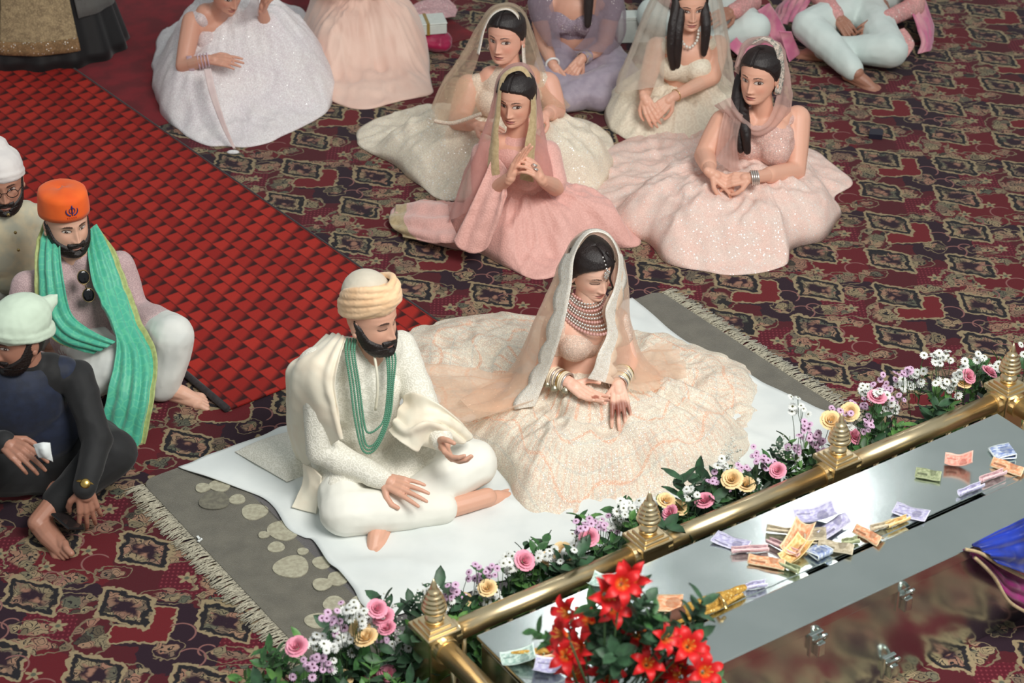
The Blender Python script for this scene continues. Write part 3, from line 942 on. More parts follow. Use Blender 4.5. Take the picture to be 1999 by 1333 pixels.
class Person:
    def __init__(s, base, label, skin, sex='f'):
        s.e = empty('person', base, label, 'person'); s.skin = skin; s.sex = sex
        s.fine = MB(); s.coarse = MB(); s.extra = MB(); s.head = None; s.hcol = None
    def mkhead(s, c, fwd, **o):
        s.head = Head(c, fwd, s.skin, s.sex, **o); return s.head
    def bones(s, hips, chest, neck, arms=(), legs=(), k=1.0):
        """the body under the clothes, so that it is one figure from head to feet"""
        m = s.coarse
        m.chain([hips, lerp(hips, chest, .5), chest, neck], [.10 * k, .09 * k, .09 * k, .05 * k])
        for sh, el, wr in arms: m.chain([lerp(chest, neck, .7), sh, el, wr], [.05 * k, .045 * k, .036 * k, .024 * k])
        for hp, kn, an in legs: m.chain([hips, hp, kn, an], [.09 * k, .075 * k, .055 * k, .034 * k])
    def finish(s):
        mb = MB()
        cs = lin(s.skin)
        if s.fine.n:
            v, f, n = remesh(s.fine, .0032, 3, .45); mb.add(v, f, s.tint(v, cs))
        if s.coarse.n:
            v, f, n = remesh(s.coarse, .007, 5); mb.add(v, f, s.tint(v, cs))
        if s.head is not None: s.head.add(mb)
        o = mb.build('body', SKIN, s.e, True, True)
        return o
    def tint(s, v, cs):
        c = np.tile(np.asarray(cs), (len(v), 1))
        if s.hcol:
            for (p, r, col, a) in s.hcol:
                d = np.linalg.norm(v - np.asarray(p), axis=1); m = (sstep(r, r * .6, d) * a)[:, None]
                c = c * (1 - m) + np.asarray(lin(col)) * m
        return c

def skirt(name, outline, ctr, bumps, mat, parent, nr=46, na=260, edge_h=.035, fold=.02, nf=17, seed=0., puff=.03, noise_a=.012, crumple=.022):
    """full skirt spread on the floor: outline and centre in photograph pixels on the floor; bumps = (x,y,top,r_in,r_out) or capsules ((p0),(p1),top,r_in,r_out)"""
    pts = np.array([W(x, y, h=.0)[:2] for x, y in outline]); c = W(*ctr, h=0)[:2] if len(ctr) == 2 else np.array(ctr[:2])
    # closed catmull-rom outline resampled by angle
    P = np.vstack([pts, pts[:1]]); n = len(pts)
    fine = []
    for i in range(n):
        p0, p1, p2, p3 = pts[i - 1], pts[i], pts[(i + 1) % n], pts[(i + 2) % n]
        for u in np.linspace(0, 1, 14, endpoint=False):
            fine.append(.5 * (2 * p1 + (p2 - p0) * u + (2 * p0 - 5 * p1 + 4 * p2 - p3) * u * u + (3 * p1 - p0 - 3 * p2 + p3) * u ** 3))
    fine = np.array(fine)
    seglen = np.r_[0, np.cumsum(np.linalg.norm(np.diff(np.vstack([fine, fine[:1]]), axis=0), axis=1))]
    tt = np.linspace(0, seglen[-1], na, endpoint=False)
    F = np.vstack([fine, fine[:1]])
    ox = np.interp(tt, seglen, F[:, 0]); oy = np.interp(tt, seglen, F[:, 1])
    v = []; uv = []
    for i in range(nr):
        rho = (i + .0) / (nr - 1); rho = rho ** .85
        for j in range(na):
            th = 2 * math.pi * j / na
            x = c[0] + (ox[j] - c[0]) * rho; y = c[1] + (oy[j] - c[1]) * rho
            h = 0.
            hs = []
            for b in bumps:
                if len(b) == 5 and not hasattr(b[0], '__len__'):
                    d = math.hypot(x - b[0], y - b[1]); tp, ri, ro = b[2:]
                else:
                    p0, p1, tp, ri, ro = b
                    dx, dy = p1[0] - p0[0], p1[1] - p0[1]; L2 = dx * dx + dy * dy
                    u = min(1, max(0, ((x - p0[0]) * dx + (y - p0[1]) * dy) / L2)); d = math.hypot(x - p0[0] - u * dx, y - p0[1] - u * dy)
                    if hasattr(tp, '__len__'): tp = tp[0] + (tp[1] - tp[0]) * u
                t = min(1, max(0, (d - ri) / (ro - ri))); hs.append(tp * (1 - t * t * (3 - 2 * t)))
            h = (sum(q ** 4 for q in hs)) ** .25 if hs else 0
            e = 1 - rho ** 3.2
            fl = fold * rho * (1 - .35 * rho)
            nz = mnoise.noise(Vector((x * 5 + seed, y * 5, seed)))
            w1 = math.sin(nf * th + 3.0 * nz + seed) ; w2 = math.sin(nf * 1.73 * th - 2 * nz + 2 + seed)
            fn = (1 - abs(w1)) ** 1.6 * .9 + (1 - abs(w2)) ** 2 * .5 - .5
            cr = (.5 - abs(mnoise.noise(Vector((x * 7 + nz * 1.5, y * 7 - seed, seed * 2)))) * 1.7) * 1.2 + (.4 - abs(mnoise.noise(Vector((x * 15, y * 15 + nz, seed * 3 + 1)))) * 1.4) * .5
            z = cr * crumple * e ** .4 * sstep(.0, .3, rho) + edge_h * e ** .5 * (.5 + .5 * e) + puff * e * .6 + h * e ** .45 + fl * fn * e ** .4 + noise_a * nz * e + noise_a * .5 * mnoise.noise(Vector((x * 16, y * 16, seed))) * e ** .5
            # scallop the hem
            k = 1 + .012 * rho ** 4 * w1
            v.append((c[0] + (x - c[0]) * k, c[1] + (y - c[1]) * k, max(z, .004) + (.004 if rho < 1 else 0)))
            uv.append((th / (2 * math.pi), rho))
    f = [(i * na + j, (i + 1) * na + j, (i + 1) * na + (j + 1) % na, i * na + (j + 1) % na) for i in range(nr - 1) for j in range(na)]
    o = mk(name, v, f, mat, uv=uv)
    # outline may run either way round: make normals point up
    if o.data.polygons[len(f) // 2].normal.z < 0:
        o.data.flip_normals()
    m = o.modifiers.new('thickness', 'SOLIDIFY'); m.thickness = .004; m.offset = -1
    adopt(o, parent)
    return o
def torso(mb, hips, chest, neck, shL, shR, fwd, k=1.0, belly=.0, bust=0.):
    """hips, chest, neck, shoulders -> closed shapes of a clothed or bare torso"""
    f = unit(A(fwd[0], fwd[1], 0)); R = frame(f)
    mb.ell(hips + A(0, 0, .02), (.165 * k, .125 * k, .12 * k), R)
    mid = lerp(hips, chest, .5)
    mb.ell(mid + f * (.015 + belly), (.140 * k, .112 * k, .15 * k), R)
    mb.ell(chest, (.150 * k, .108 * k, .16 * k), R)
    if bust:
        s = R[:, 0]
        for sg in (-1, 1): mb.ell(chest + f * .075 * k + s * sg * .068 * k - A(0, 0, .02), (.066 * bust, .062 * bust, .066 * bust), R)
    mb.cap(shL, shR, .058 * k, .058 * k); mb.cap(lerp(shL, neck, .55), chest, .07 * k, .1 * k); mb.cap(lerp(shR, neck, .55), chest, .07 * k, .1 * k)
    mb.cap(lerp(shL, neck, .35) , neck, .052 * k, .05 * k); mb.cap(lerp(shR, neck, .35), neck, .052 * k, .05 * k)
# ------------------------------------------------------------------ the groom
def beads(pts, r, mat, parent, name='necklace_strand', step=1.6):
    """string of beads along a polyline"""
    pts = np.asarray(pts, float); seg = np.r_[0, np.cumsum(np.linalg.norm(np.diff(pts, axis=0), axis=1))]
    n = max(2, int(seg[-1] / (r * step))); mb = MB()
    for s in np.linspace(0, seg[-1], n):
        p = [np.interp(s, seg, pts[:, k]) for k in range(3)]
        mb.ell(p, (r, r, r), None, 7, 5)
    return mb.build(name, mat, parent)
def bangle(c, ax, r, w, mat, parent, name='bangle', seg=28):
    ax = unit(ax); a = unit(np.cross(ax, A(0, 0, 1) if abs(ax[2]) < .9 else A(1, 0, 0))); b = np.cross(ax, a)
    mb = MB(); mb.tube([np.asarray(c) + r * (math.cos(t) * a + math.sin(t) * b) for t in np.linspace(0, 2 * math.pi, seg, endpoint=False)], w, 8, None, True)
    return mb.build(name, mat, parent)
def wraps(h, specs, name, mat, parent, base=None, voxel=.005, amp=.0016, rad=.02):
    """turban layers: each spec = (z0, slope_front, slope_side, rx, ry, thickness) in head space"""
    mb = MB()
    if base: mb.ell(h.to(base[0]), np.array(base[1]) * h.k, h.R)
    for z0, sf, ss, rx, ry, th in specs:
        pts = []
        for t in np.linspace(0, 2 * math.pi, 40, endpoint=False):
            z = z0 + sf * math.cos(t) + ss * math.sin(t)
            pts.append(h.to((.88 * rx * math.sin(t), -.008 + .90 * ry * math.cos(t), z)))
        mb.tube(pts, .78 * th * h.k, 10, None, True)
    v, f, n = remesh(mb, voxel, 2)
    if amp: v = wrinkle(v, n, amp, 38, (1, 1, 2.2), 3.)
    o = mk(name, v, f, mat); adopt(o, parent)
    return o

cream = cloth('cream_embroidered', (240, 236, 224), (222, 218, 204), 55, .7, .0012, .2, 'brocade')
cream_silk = cloth('cream_silk', (238, 232, 212), (230, 222, 198), 8, .5, .0002, .3)
cream_trouser = cloth('ivory_cotton', (242, 240, 230), (234, 232, 222), 6, .7, .0003, .1)
G_SKIN = (218, 168, 144)
gf = A(.545, -.84, 0)
gro = Person(W(700, 925, h=.02), 'bearded groom in cream embroidered coat and peach turban sitting cross-legged on white sheet', G_SKIN, 'm')
hips = A(-.545, 6.20, .14); chest = W(708, 762, Y=6.15); neck = W(722, 668, Y=6.15)
shR = W(618, 712, Y=6.07); shL = W(782, 680, Y=6.24)
elR = W(628, 878, Y=6.00); wrR = W(748, 936, Y=5.92); elL = W(832, 806, Y=6.10); wrL = W(862, 858, Y=5.97)
knR = W(672, 1000, h=.10); anR = W(862, 992, h=.075); toeR = W(985, 962, h=.05)
knL = W(922, 905, h=.14); anL = W(738, 1020, h=.06); toeL = W(706, 1085, h=.03)
# coat
mb = MB(); torso(mb, hips, chest, neck - A(0, 0, .03), shL, shR, gf, 1.03)
mb.chain([shR, elR, wrR], [.066, .058, .040]); mb.chain([shL, elL, wrL], [.064, .055, .040])
mb.chain([neck - A(0, 0, .05), neck + A(0, 0, .015) + gf * .012], [.062, .057])
hR = hips - A(.84, .545, 0) * .09; hL = hips + A(.84, .545, 0) * .09
mb.chain([hR, lerp(hR, knR, .72)], [.115, .088]); mb.chain([hL, lerp(hL, knL, .6)], [.115, .098])
mb.ell(lerp(hips, (knR + knL) / 2, .5) + A(0, 0, -.02), (.2, .15, .09), frame(gf))
garment('coat', mb, cream, gro.e, .008, 6, .006, 8, (1, 1, .8), 2.)
# collar
mb = MB()
mb.lathe(neck + A(0, 0, -.03), [(.064, 0), (.060, .03), (.056, .055), (.053, .056), (.056, .02)], 30, unit(gf * .25 + A(0, 0, 1)))
mb.build('collar', cream, gro.e)
# button placket
pl = [W(x, y, Y=yy) for x, y, yy in ((728, 682, 6.06), (735, 720, 6.025), (737, 760, 6.015), (733, 800, 6.02))]
mb = MB(); mb.tube(crom(pl, np.linspace(0, 1, 14)), .005, 6); mb.build('placket', cream_silk, gro.e)
# trousers
mb = MB()
mb.chain([hR + A(0, 0, -.02), knR, lerp(knR, anR, .6), anR], [.105, .088, .074, .060]); mb.chain([hL + A(0, 0, -.02), knL, lerp(knL, anL, .6), anL + A(0, 0, .01)], [.11, .092, .075, .052])
mb.ell(hips - A(0, 0, .03), (.18, .14, .10), frame(gf))
garment('trousers', mb, cream_trouser, gro.e, .008, 6, .006, 7, (1, 1, 1), 5.)
# skin: ankles, feet, hands
m_ = gro.fine
m_.chain([lerp(knR, anR, .9) - A(0, 0, .015), lerp(anR, toeR, .4) - A(0, 0, .005), lerp(anR, toeR, .72)], [.042, .036, .035]); foot(m_, lerp(anR, toeR, .72), toeR - anR, A(-.3, -.6, .8), .92)
foot(m_, anL + A(0, 0, .01), toeL - anL, A(-.45, -.2, .85), 1.0, -1)
hand(m_, wrR, W(848, 972, Y=5.80) - wrR, A(.1, -.55, .8), 1, (.10, .14, .16, .22), .16, (1.0, .2))
hand(m_, wrL, W(882, 905, Y=5.86) - wrL, A(-.75, -.2, -.45), -1, (.45, .55, .6, .65), .05, (.5, .8))
gro.coarse.chain([neck - A(0, 0, .08), W(726, 640, Y=6.11)], [.056, .052])
gro.bones(hips, chest, neck, ((shR, elR, wrR), (shL, elL, wrL)), ((hR, knR, anR), (hL, knL, anL)))
gh = gro.mkhead(W(725, 620, Y=6.11), A(.80, -.60, -.06), closed=True, scale=1.02)
gro.finish(); gh.beard(gro.e, full=1.25)
mb = MB(); mb.tube([lerp(anR, toeR, .12) + .041 * (math.cos(t) * A(.0, .3, .95) + math.sin(t) * A(-.25, .9, -.3)) for t in np.linspace(0, 2 * math.pi, 24, endpoint=False)], .0028, 6, None, True)
mb.build('anklet', plain('black_thread', (20, 18, 18), .7), gro.e)
# turban
tur_cap = cloth('turban_cap', (214, 204, 186), (206, 196, 178), 20, .8, .0002)
tur_peach = cloth('turban_peach', (248, 208, 166), (240, 196, 152), 18, .75, .0003, .25)
mb = MB(); mb.ell(gh.to((0, -.020, .086)), (.084, .096, .090), gh.R); v, f, n = remesh(mb, .006, 2)
o = mk('turban_cap', v, f, tur_cap); adopt(o, gro.e)
wraps(gh, [(.052, .034, .0, .090, .106, .017), (.062, .040, .010, .098, .114, .019), (.076, .042, .020, .100, .113, .019), (.092, .036, .030, .095, .104, .018),
           (.066, .044, -.016, .098, .113, .018), (.086, .040, -.028, .096, .108, .017), (.106, .042, .034, .088, .096, .017), (.112, .044, -.020, .082, .092, .016), (.036, .030, .0, .084, .098, .012)], 'turban_wrap', tur_peach, gro.e, ((.008, .028, .092), (.074, .074, .060)), .004, .0014)
# green bead strands
green = plain('green_beads', (86, 142, 116), .35)
def strand(dx, dyb, Yf):
    L = [(684 + dx, 662, 6.10), (681 + dx, 690, 6.035), (690 + dx, 750, 6.0), (699 + dx, 820, 5.985), (712 + dx * .5, 868 + dyb, 5.985), (735, 862 + dyb, 5.985), (757 - dx * .6, 815, 6.005), (764 - dx * .6, 750, 6.03), (766 - dx, 700, 6.07), (758 - dx, 675, 6.12)]
    return crom([W(x, y, Y=yy - .012) for x, y, yy in L], np.linspace(0, 1, 80))
for dx, dyb in ((-6, 12), (0, 6), (6, 0), (11, -24)): beads(strand(dx, dyb, 0), .0046, green, gro.e)
# stole: over his right shoulder at the back, end drawn over the left forearm
stole_m = cloth('stole_silk', (242, 234, 214), (238, 224, 202), 10, .55, .0003, .3)
cv = [[W(x, y, Y=yy) for x, y, yy in r] for r in (
    ((640, 655, 6.20), (602, 690, 6.14), (566, 715, 6.10), (562, 760, 6.12), (566, 850, 6.20), (590, 905, 6.26)),
    ((655, 652, 6.16), (622, 682, 6.06), (590, 712, 6.01), (576, 765, 6.02), (580, 850, 6.12), (598, 910, 6.20)),
    ((668, 655, 6.12), (648, 690, 6.01), (632, 740, 5.96), (640, 790, 5.95), (650, 840, 5.94), (656, 862, 5.94)),
    ((676, 662, 6.09), (664, 700, 5.99), (654, 750, 5.96), (660, 800, 5.95), (664, 840, 5.94), (668, 858, 5.94)))]
loft('stole_drape', cv, stole_m, gro.e, 50, 34, .006, 10, .006, 1., waves=.004, wn=4)
cv = [[W(x, y, Y=yy) for x, y, yy in r] for r in (
    ((790, 772, 6.12), (812, 768, 6.06), (850, 785, 6.02), (890, 815, 6.02), (925, 848, 6.06)),
    ((778, 800, 6.05), (805, 815, 5.99), (845, 815, 5.98), (880, 832, 6.0), (915, 862, 6.03)),
    ((768, 822, 6.0), (795, 840, 5.93), (825, 828, 5.93), (858, 838, 5.97), (895, 868, 6.0)),
    ((760, 840, 6.0), (785, 862, 5.93), (812, 880, 5.93), (822, 870, 5.97), (850, 880, 6.0)))]
loft('stole_end', cv, stole_m, gro.e, 40, 34, .008, 12, .006, 4., waves=.006, wn=3)
cv = [[W(x, y, h=hh) for x, y, hh in r] for r in (
    ((592, 905, .20), (588, 950, .10), (570, 990, .03)),
    ((612, 915, .20), (604, 960, .10), (592, 996, .03)),
    ((628, 930, .18), (622, 970, .10), (618, 1002, .03)))]
loft('stole_tail', cv, stole_m, gro.e, 24, 20, .006, 12, .006, 6.)
# floor cushion
mb = MB(); c = W(545, 885, h=.05); cu = frame(A(.84, .5, 0))
n1, n2 = 30, 24; vs = []
cor = [W(458, 883, h=.03), W(585, 832, h=.05), W(650, 905, h=.05), W(560, 942, h=.03)]
top = []; bot = []
for i in range(n1):
    for j in range(n2):
        u, w_ = i / (n1 - 1), j / (n2 - 1)
        p = (cor[0] * (1 - u) + cor[1] * u) * (1 - w_) + (cor[3] * (1 - u) + cor[2] * u) * w_
        b = (16 * u * (1 - u) * w_ * (1 - w_)) ** .45
        top.append(A(p[0], p[1], .034 + .05 * b)); bot.append(A(p[0], p[1], .032 - .004 * b))
f = [(i * n2 + j, i * n2 + j + 1, (i + 1) * n2 + j + 1, (i + 1) * n2 + j) for i in range(n1 - 1) for j in range(n2 - 1)]
N = n1 * n2
o = mk('floor_cushion', top + bot, [q[::-1] for q in f] + [tuple(i + N for i in q) for q in f], cream)
tag(o, 'flat cream embroidered cushion tucked behind the groom on the sheet', 'cushion')
# ------------------------------------------------------------------ the bride
def bridal_pat(nt, base, co):
    uvn = nt.nodes.new('ShaderNodeUVMap').outputs[0]
    s = nt.nodes.new('ShaderNodeSeparateXYZ'); nt.links.new(uvn, s.inputs[0])
    u, r = X(s.outputs[0]), X(s.outputs[1])
    wob = X(xnoise(co, 7, 2)) - .5
    r = r + wob * .014
    peach = lin4((240, 178, 146)); silver = lin4((204, 204, 196))
    bar = below(xabs(xfr(u * 44.0) - .5), .13, .05) * xss(.34, .36, r) * below(r, .50, .01)
    arch = below(xabs(xsin(u * 6.283 * 15.0) * .035 + .60 - r), .008, .004)
    arch2 = below(xabs(xsin(u * 6.283 * 15.0 + 1.6) * .03 + .80 - r), .010, .004)
    col = below(xabs(xfr(u * 130.0) - .5), .16, .08) * xss(.66, .68, r) * below(r, .90, .02)
    vine = below(xabs(X(xnoise(co, 22, 1)) - .5), .022, .012)
    m = xmax(xmax(bar, arch), xmax(arch2, col * .55))
    c = rmix(base, peach, xmax(m * .7, vine * .22))
    ring = below(xabs(xfr(r * 9.0) - .5), .05, .03)
    return rmix(c, silver, ring * .5)
br_skirt = sequin('bridal_skirt', (238, 226, 208), (224, 208, 192), 260, .42, .6, 10, (252, 248, 240), bridal_pat, 125.)
br_blouse = sequin('bridal_blouse', (226, 196, 178), (214, 186, 170), 260, .45, .5, 20)
pearl = sequin('pearl_border', (246, 238, 226), (232, 222, 208), 330, .5, .5, 90, (250, 248, 244))
tulle = sheer('peach_tulle', (255, 226, 202), .56, .13, 32)
tulle_f = sheer('peach_tulle_floor', (255, 222, 196), .54, .10, 32)
silver = plain('silver_jewel', (222, 214, 208), .25, .8)
gold = plain('pale_gold', (214, 182, 122), .28, .9)
ivory_b = plain('ivory_bangle', (228, 214, 188), .35)
B_SKIN = (246, 198, 176)
bf = A(.50, -.86, 0)
bri = Person(W(1150, 790, h=.03), 'bride with jewelled scalloped veil and wide sequinned peach skirt, head bowed, beside the groom', B_SKIN)
hips = A(.28, 6.62, .16); chest = W(1135, 645, Y=6.57); neck = W(1142, 592, Y=6.57)
shR = W(1090, 632, Y=6.52); shL = W(1198, 622, Y=6.62)
elR = W(1062, 728, Y=6.50); wrR = W(1112, 748, h=.285); elL = W(1226, 706, Y=6.58); wrL = W(1206, 752, h=.285)
knR = W(1010, 880, h=.11); knL = W(1345, 850, h=.11)
m_ = bri.fine
tipR = W(1192, 800, h=.25)
m_.chain([lerp(elR, wrR, .4), wrR], [.034, .025]); hand(m_, wrR, tipR - wrR, A(-.1, .1, -1), 1, (.18, .16, .18, .22), .04, (.5, .2), .95)
m_.chain([lerp(elL, wrL, .4), wrL], [.034, .025]); hand(m_, wrL, W(1212, 800, h=.24) - wrL, A(0, -.5, .8), 1, (.30, .28, .30, .32), .12, (.6, .5), .95)
c_ = bri.coarse
c_.chain([shR, elR, lerp(elR, wrR, .6)], [.050, .040, .033]); c_.chain([shL, elL, lerp(elL, wrL, .6)], [.050, .040, .033])
torso(c_, hips, chest, neck - A(0, 0, .02), shL, shR, bf, .80)
c_.ell(chest + A(0, 0, .03) + bf * .03, (.12, .085, .09), frame(bf))
c_.chain([neck - A(0, 0, .05), W(1150, 555, Y=6.55)], [.05, .046])
bri.bones(hips, chest, neck, (), ((hips, lerp(hips, knR, .6) - A(0, 0, .05), lerp(knR, knL, .5) - A(0, -.15, .07)), (hips, lerp(hips, knL, .6) - A(0, 0, .05), lerp(knR, knL, .5) - A(0, -.15, .07))), .6)
hen = (120, 42, 24)
bri.hcol = [(tipR, .05, hen, .75), (W(1162, 774, h=.28), .018, (150, 62, 38), .8), (W(1214, 800, h=.23), .045, hen, .75)]
bh = bri.mkhead(W(1154, 524, Y=6.56), A(.52, -.82, -.28), roll=-.05, closed=True, lip=(176, 100, 94), scale=.96)
bri.finish(); bh.hair(bri.e, .014)
# wisp of hair
mb = MB(); mb.tube(crom([W(x, y, Y=6.50) for x, y in ((1184, 492), (1197, 515), (1190, 540), (1196, 562), (1186, 566))], np.linspace(0, 1, 16)), [.006] * 8 + [.004] * 8, 6)
mb.build('hair_wisp', hair_mat(), bri.e)
# blouse
mb = MB(); R = frame(bf)
mb.ell(chest - A(0, 0, .008), (.138, .106, .100), R)
for sg in (-1, 1): mb.ell(chest + bf * .062 + R[:, 0] * sg * .062 - A(0, 0, .008), (.070, .063, .068), R)
mb.chain([lerp(shR, elR, .05), lerp(shR, elR, .42)], [.058, .052]); mb.chain([lerp(shL, elL, .05), lerp(shL, elL, .42)], [.058, .052])
garment('blouse', mb, br_blouse, bri.e, .006, 4, .002, 20)
mb = MB(); mb.ell(hips + A(0, 0, .045), (.138, .108, .095), R); mb.ell(hips + A(0, 0, -.06), (.19, .16, .12), R)
garment('skirt_waist', mb, br_skirt, bri.e, .008, 4, .006, 10)
out = [(790, 660), (830, 634), (900, 618), (960, 612), (1040, 622), (1130, 625), (1240, 640), (1340, 670), (1420, 698), (1476, 735), (1492, 790), (1480, 850), (1448, 905), (1425, 945), (1360, 968), (1260, 1000),
       (1180, 1028), (1090, 1042), (1040, 1020), (1003, 985), (985, 950), (940, 900), (870, 850), (800, 800), (775, 740)]
hx = hips[:2]
skirt('skirt', out, (1150, 800), [((.27, 6.62), knR[:2], (.13, .17), .14, .34), ((.27, 6.62), knL[:2], (.13, .18), .14, .32), (knR[:2], knL[:2], .13, .05, .28), (.28, 6.62, .16, .10, .30), (float(W(1168, 772, h=.2)[0]), float(W(1168, 772, h=.2)[1]), .175, .10, .26),
      (W(880, 690, h=0)[:2], W(1010, 660, h=0)[:2], .05, .05, .3), (W(1400, 760, h=0)[:2], W(1300, 700, h=0)[:2], .05, .05, .25)], br_skirt, bri.e, 60, 320, .03, .030, 9, 1.0, .03, .030)
# veil
C0 = [(1040, 792, 6.40), (1066, 735, 6.42), (1084, 690, 6.41), (1102, 630, 6.41), (1116, 560, 6.45), (1124, 500, 6.49), (1150, 460, 6.50), (1184, 464, 6.51), (1203, 505, 6.51), (1197, 560, 6.50), (1180, 605, 6.46), (1184, 650, 6.46), (1168, 690, 6.42), (1162, 718, 6.41), (1152, 738, 6.405)]
C1 = [(960, 806, 6.42), (1008, 745, 6.50), (1030, 690, 6.53), (1050, 630, 6.53), (1080, 560, 6.54), (1106, 495, 6.56), (1142, 451, 6.57), (1184, 456, 6.58), (1213, 505, 6.60), (1222, 560, 6.58), (1222, 620, 6.58), (1230, 660, 6.56), (1234, 700, 6.52), (1240, 735, 6.46), (1250, 762, 6.42)]
C2 = [(900, 785, 6.50), (985, 735, 6.68), (1020, 690, 6.74), (1045, 630, 6.74), (1080, 560, 6.71), (1109, 502, 6.68), (1142, 462, 6.665), (1180, 465, 6.67), (1206, 505, 6.70), (1216, 560, 6.70), (1220, 620, 6.74), (1236, 660, 6.74), (1255, 695, 6.72), (1285, 722, 6.68), (1305, 752, 6.62)]
C3 = [(930, 760, 6.70), (1000, 725, 6.80), (1060, 680, 6.82), (1080, 620, 6.80), (1100, 560, 6.75), (1124, 510, 6.71), (1146, 478, 6.69), (1170, 480, 6.69), (1190, 512, 6.72), (1196, 560, 6.76), (1198, 620, 6.80), (1205, 660, 6.82), (1220, 690, 6.82), (1245, 705, 6.80), (1270, 720, 6.78)]
V = [[W(x, y, Y=yy) for x, y, yy in c] for c in (C0, C1, C2, C3)]
loft('veil', V, tulle, bri.e, 110, 30, .006, 8, .0, 2., waves=.008, wn=3)
n = 220; t = np.linspace(0, 1, n); e0 = crom(V[0], t); e1 = crom(V[1], t)
vs = []; fs = []
for i in range(n):
    d = unit(e1[i] - e0[i]); w = .078 + .024 * abs(math.sin(i / n * math.pi * 17))
    if .36 < t[i] < .56: w = .046
    nrm = unit(np.cross(crom(V[0], [min(1, t[i] + .01)])[0] - e0[i] + 1e-6, d)) * .011
    for k in range(5): vs.append(e0[i] + d * (w * (k / 4) - .012) + nrm * (1 if nrm @ (A(0, 0, 4.4) - e0[i]) > 0 else -1))
for i in range(n - 1):
    for k in range(4): fs.append((i * 5 + k, (i + 1) * 5 + k, (i + 1) * 5 + k + 1, i * 5 + k + 1))
o = mk('veil_border', vs, fs, pearl); m = o.modifiers.new('t', 'SOLIDIFY'); m.thickness = .003; m.offset = 0; adopt(o, bri.e)
def flat(name, rows, mat, parent, wv=.01, wn=4, seed=0., nu=50, nv=26, thick=0.):
    return loft(name, [[W(x, y, h=hh) for x, y, hh in r] for r in rows], mat, parent, nu, nv, .008, 7, thick, seed, waves=wv, wn=wn)
flat('veil_train', (((1030, 735, .20), (960, 730, .15), (880, 715, .13), (800, 705, .10)), ((1035, 760, .20), (960, 765, .16), (880, 765, .13), (790, 760, .10)),
                    ((1045, 785, .22), (960, 815, .17), (880, 830, .12), (805, 800, .10))), tulle_f, bri.e, .012, 4, 1.)
flat('veil_train', (((1235, 690, .24), (1270, 678, .16), (1310, 672, .12)), ((1235, 715, .25), (1275, 700, .18), (1330, 695, .12)), ((1238, 740, .26), (1290, 745, .20), (1345, 740, .14))), tulle_f, bri.e, .012, 3, 2.)
# collar necklace: rows of stones
for k in range(10):
    rr_ = .050 + .0046 * k; zc = .036 - .0080 * k
    pts = []
    for a in np.linspace(-1.5, 1.5, 26):
        p = neck + A(0, 0, zc + .006) + bf * (rr_ * math.cos(a) * (1.0 + .06 * k)) + R[:, 0] * rr_ * 1.12 * math.sin(a) - A(0, 0, (.018 + .003 * k) * math.cos(a) - .016)
        pts.append(p)
    beads(pts, .0060 if k < 9 else .0068, silver if k % 3 else plain('pink_stone', (206, 158, 150), .2), bri.e, 'necklace_row', 1.7)
# forehead ornament
pts = [bh.to((0, y_, z_)) for y_, z_ in ((.055, .108), (.075, .094), (.088, .078))]
beads(pts, .005, silver, bri.e, 'forehead_chain', 1.9)
mb = MB()
for x_, z_ in ((0, .074), (-.008, .064), (.008, .064), (0, .054), (-.006, .046), (.006, .046), (0, .036)): mb.ell(bh.to((x_, .097, z_)), (.0068, .004, .0068), bh.R, 8, 6)
mb.build('forehead_pendant', silver, bri.e)
# bangles and hanging ornaments
def stack(wr, el, n, k0=.010, r=.034, step=.0085):
    ax = unit(el - wr)
    for k in range(n):
        bangle(wr + ax * (k0 + step * k), ax, r + .0006 * k, .0046, (silver, ivory_b, ivory_b, gold, silver, ivory_b)[k % 6], bri.e)
stack(wrR, elR, 10); stack(wrL, elL, 10)
for (x, y) in ((1068, 752), (1082, 760), (1096, 752), (1104, 764), (1118, 752), (1126, 768), (1090, 742), (1222, 732), (1232, 740)):
    p = W(x, y, h=.26); mb = MB(); mb.lathe(p, [(.016, 0), (.018, .004), (.015, .012), (.008, .018), (.003, .022)], 12)
    mb.build('wrist_ornament', plain('antique_silver', (178, 172, 150), .35, .8), bri.e)
# ------------------------------------------------------------------ men seated at the left
def emblem(h, parent, z0, y0):
    """crest of a double-edged sword, ring and two curved blades on the front of the cap, with a short line of red letters"""
    navy = plain('navy_thread', (44, 40, 110), .7); red = plain('red_thread', (196, 40, 34), .7)
    def onc(x, z): return h.to((x + .012, y0(x, z), z))
    e = MB()
    e.tube([onc(0, z0 + t) for t in np.linspace(-.020, .026, 9)], [.0012, .002, .0022, .0022, .0022, .0024, .003, .0022, .0006], 6)
    c = MB(); c.tube([onc(.0105 * math.sin(a), z0 + .002 + .0115 * math.cos(a)) for a in np.linspace(0, 2 * math.pi, 24, endpoint=False)], .0013, 6, None, True)
    parts = [e, c]
    for sg in (-1, 1):
        m = MB(); m.tube([onc(sg * (.0035 + .018 * math.sin(a)), z0 - .0035 - .019 * math.cos(a) + .004) for a in np.linspace(.12, 2.1, 12)], [.0026] * 6 + [.0022, .002, .0018, .0014, .001, .0005], 6); parts.append(m)
    for m, nm in zip(parts, ('emblem_sword', 'emblem_ring', 'emblem_blade', 'emblem_blade')): m.build(nm, navy, parent)
    t = MB(); zz = z0 - .030
    for k in range(5):
        x = -.015 + .0075 * k
        t.tube([onc(x, zz + .003), onc(x + .004, zz + .003)], .0008, 5)
        t.tube([onc(x + .002, zz + .003), onc(x + .0012 + .001 * (k % 2), zz), onc(x + .003, zz - .0025)], .0008, 5)
    t.build('cap_lettering', red, parent)

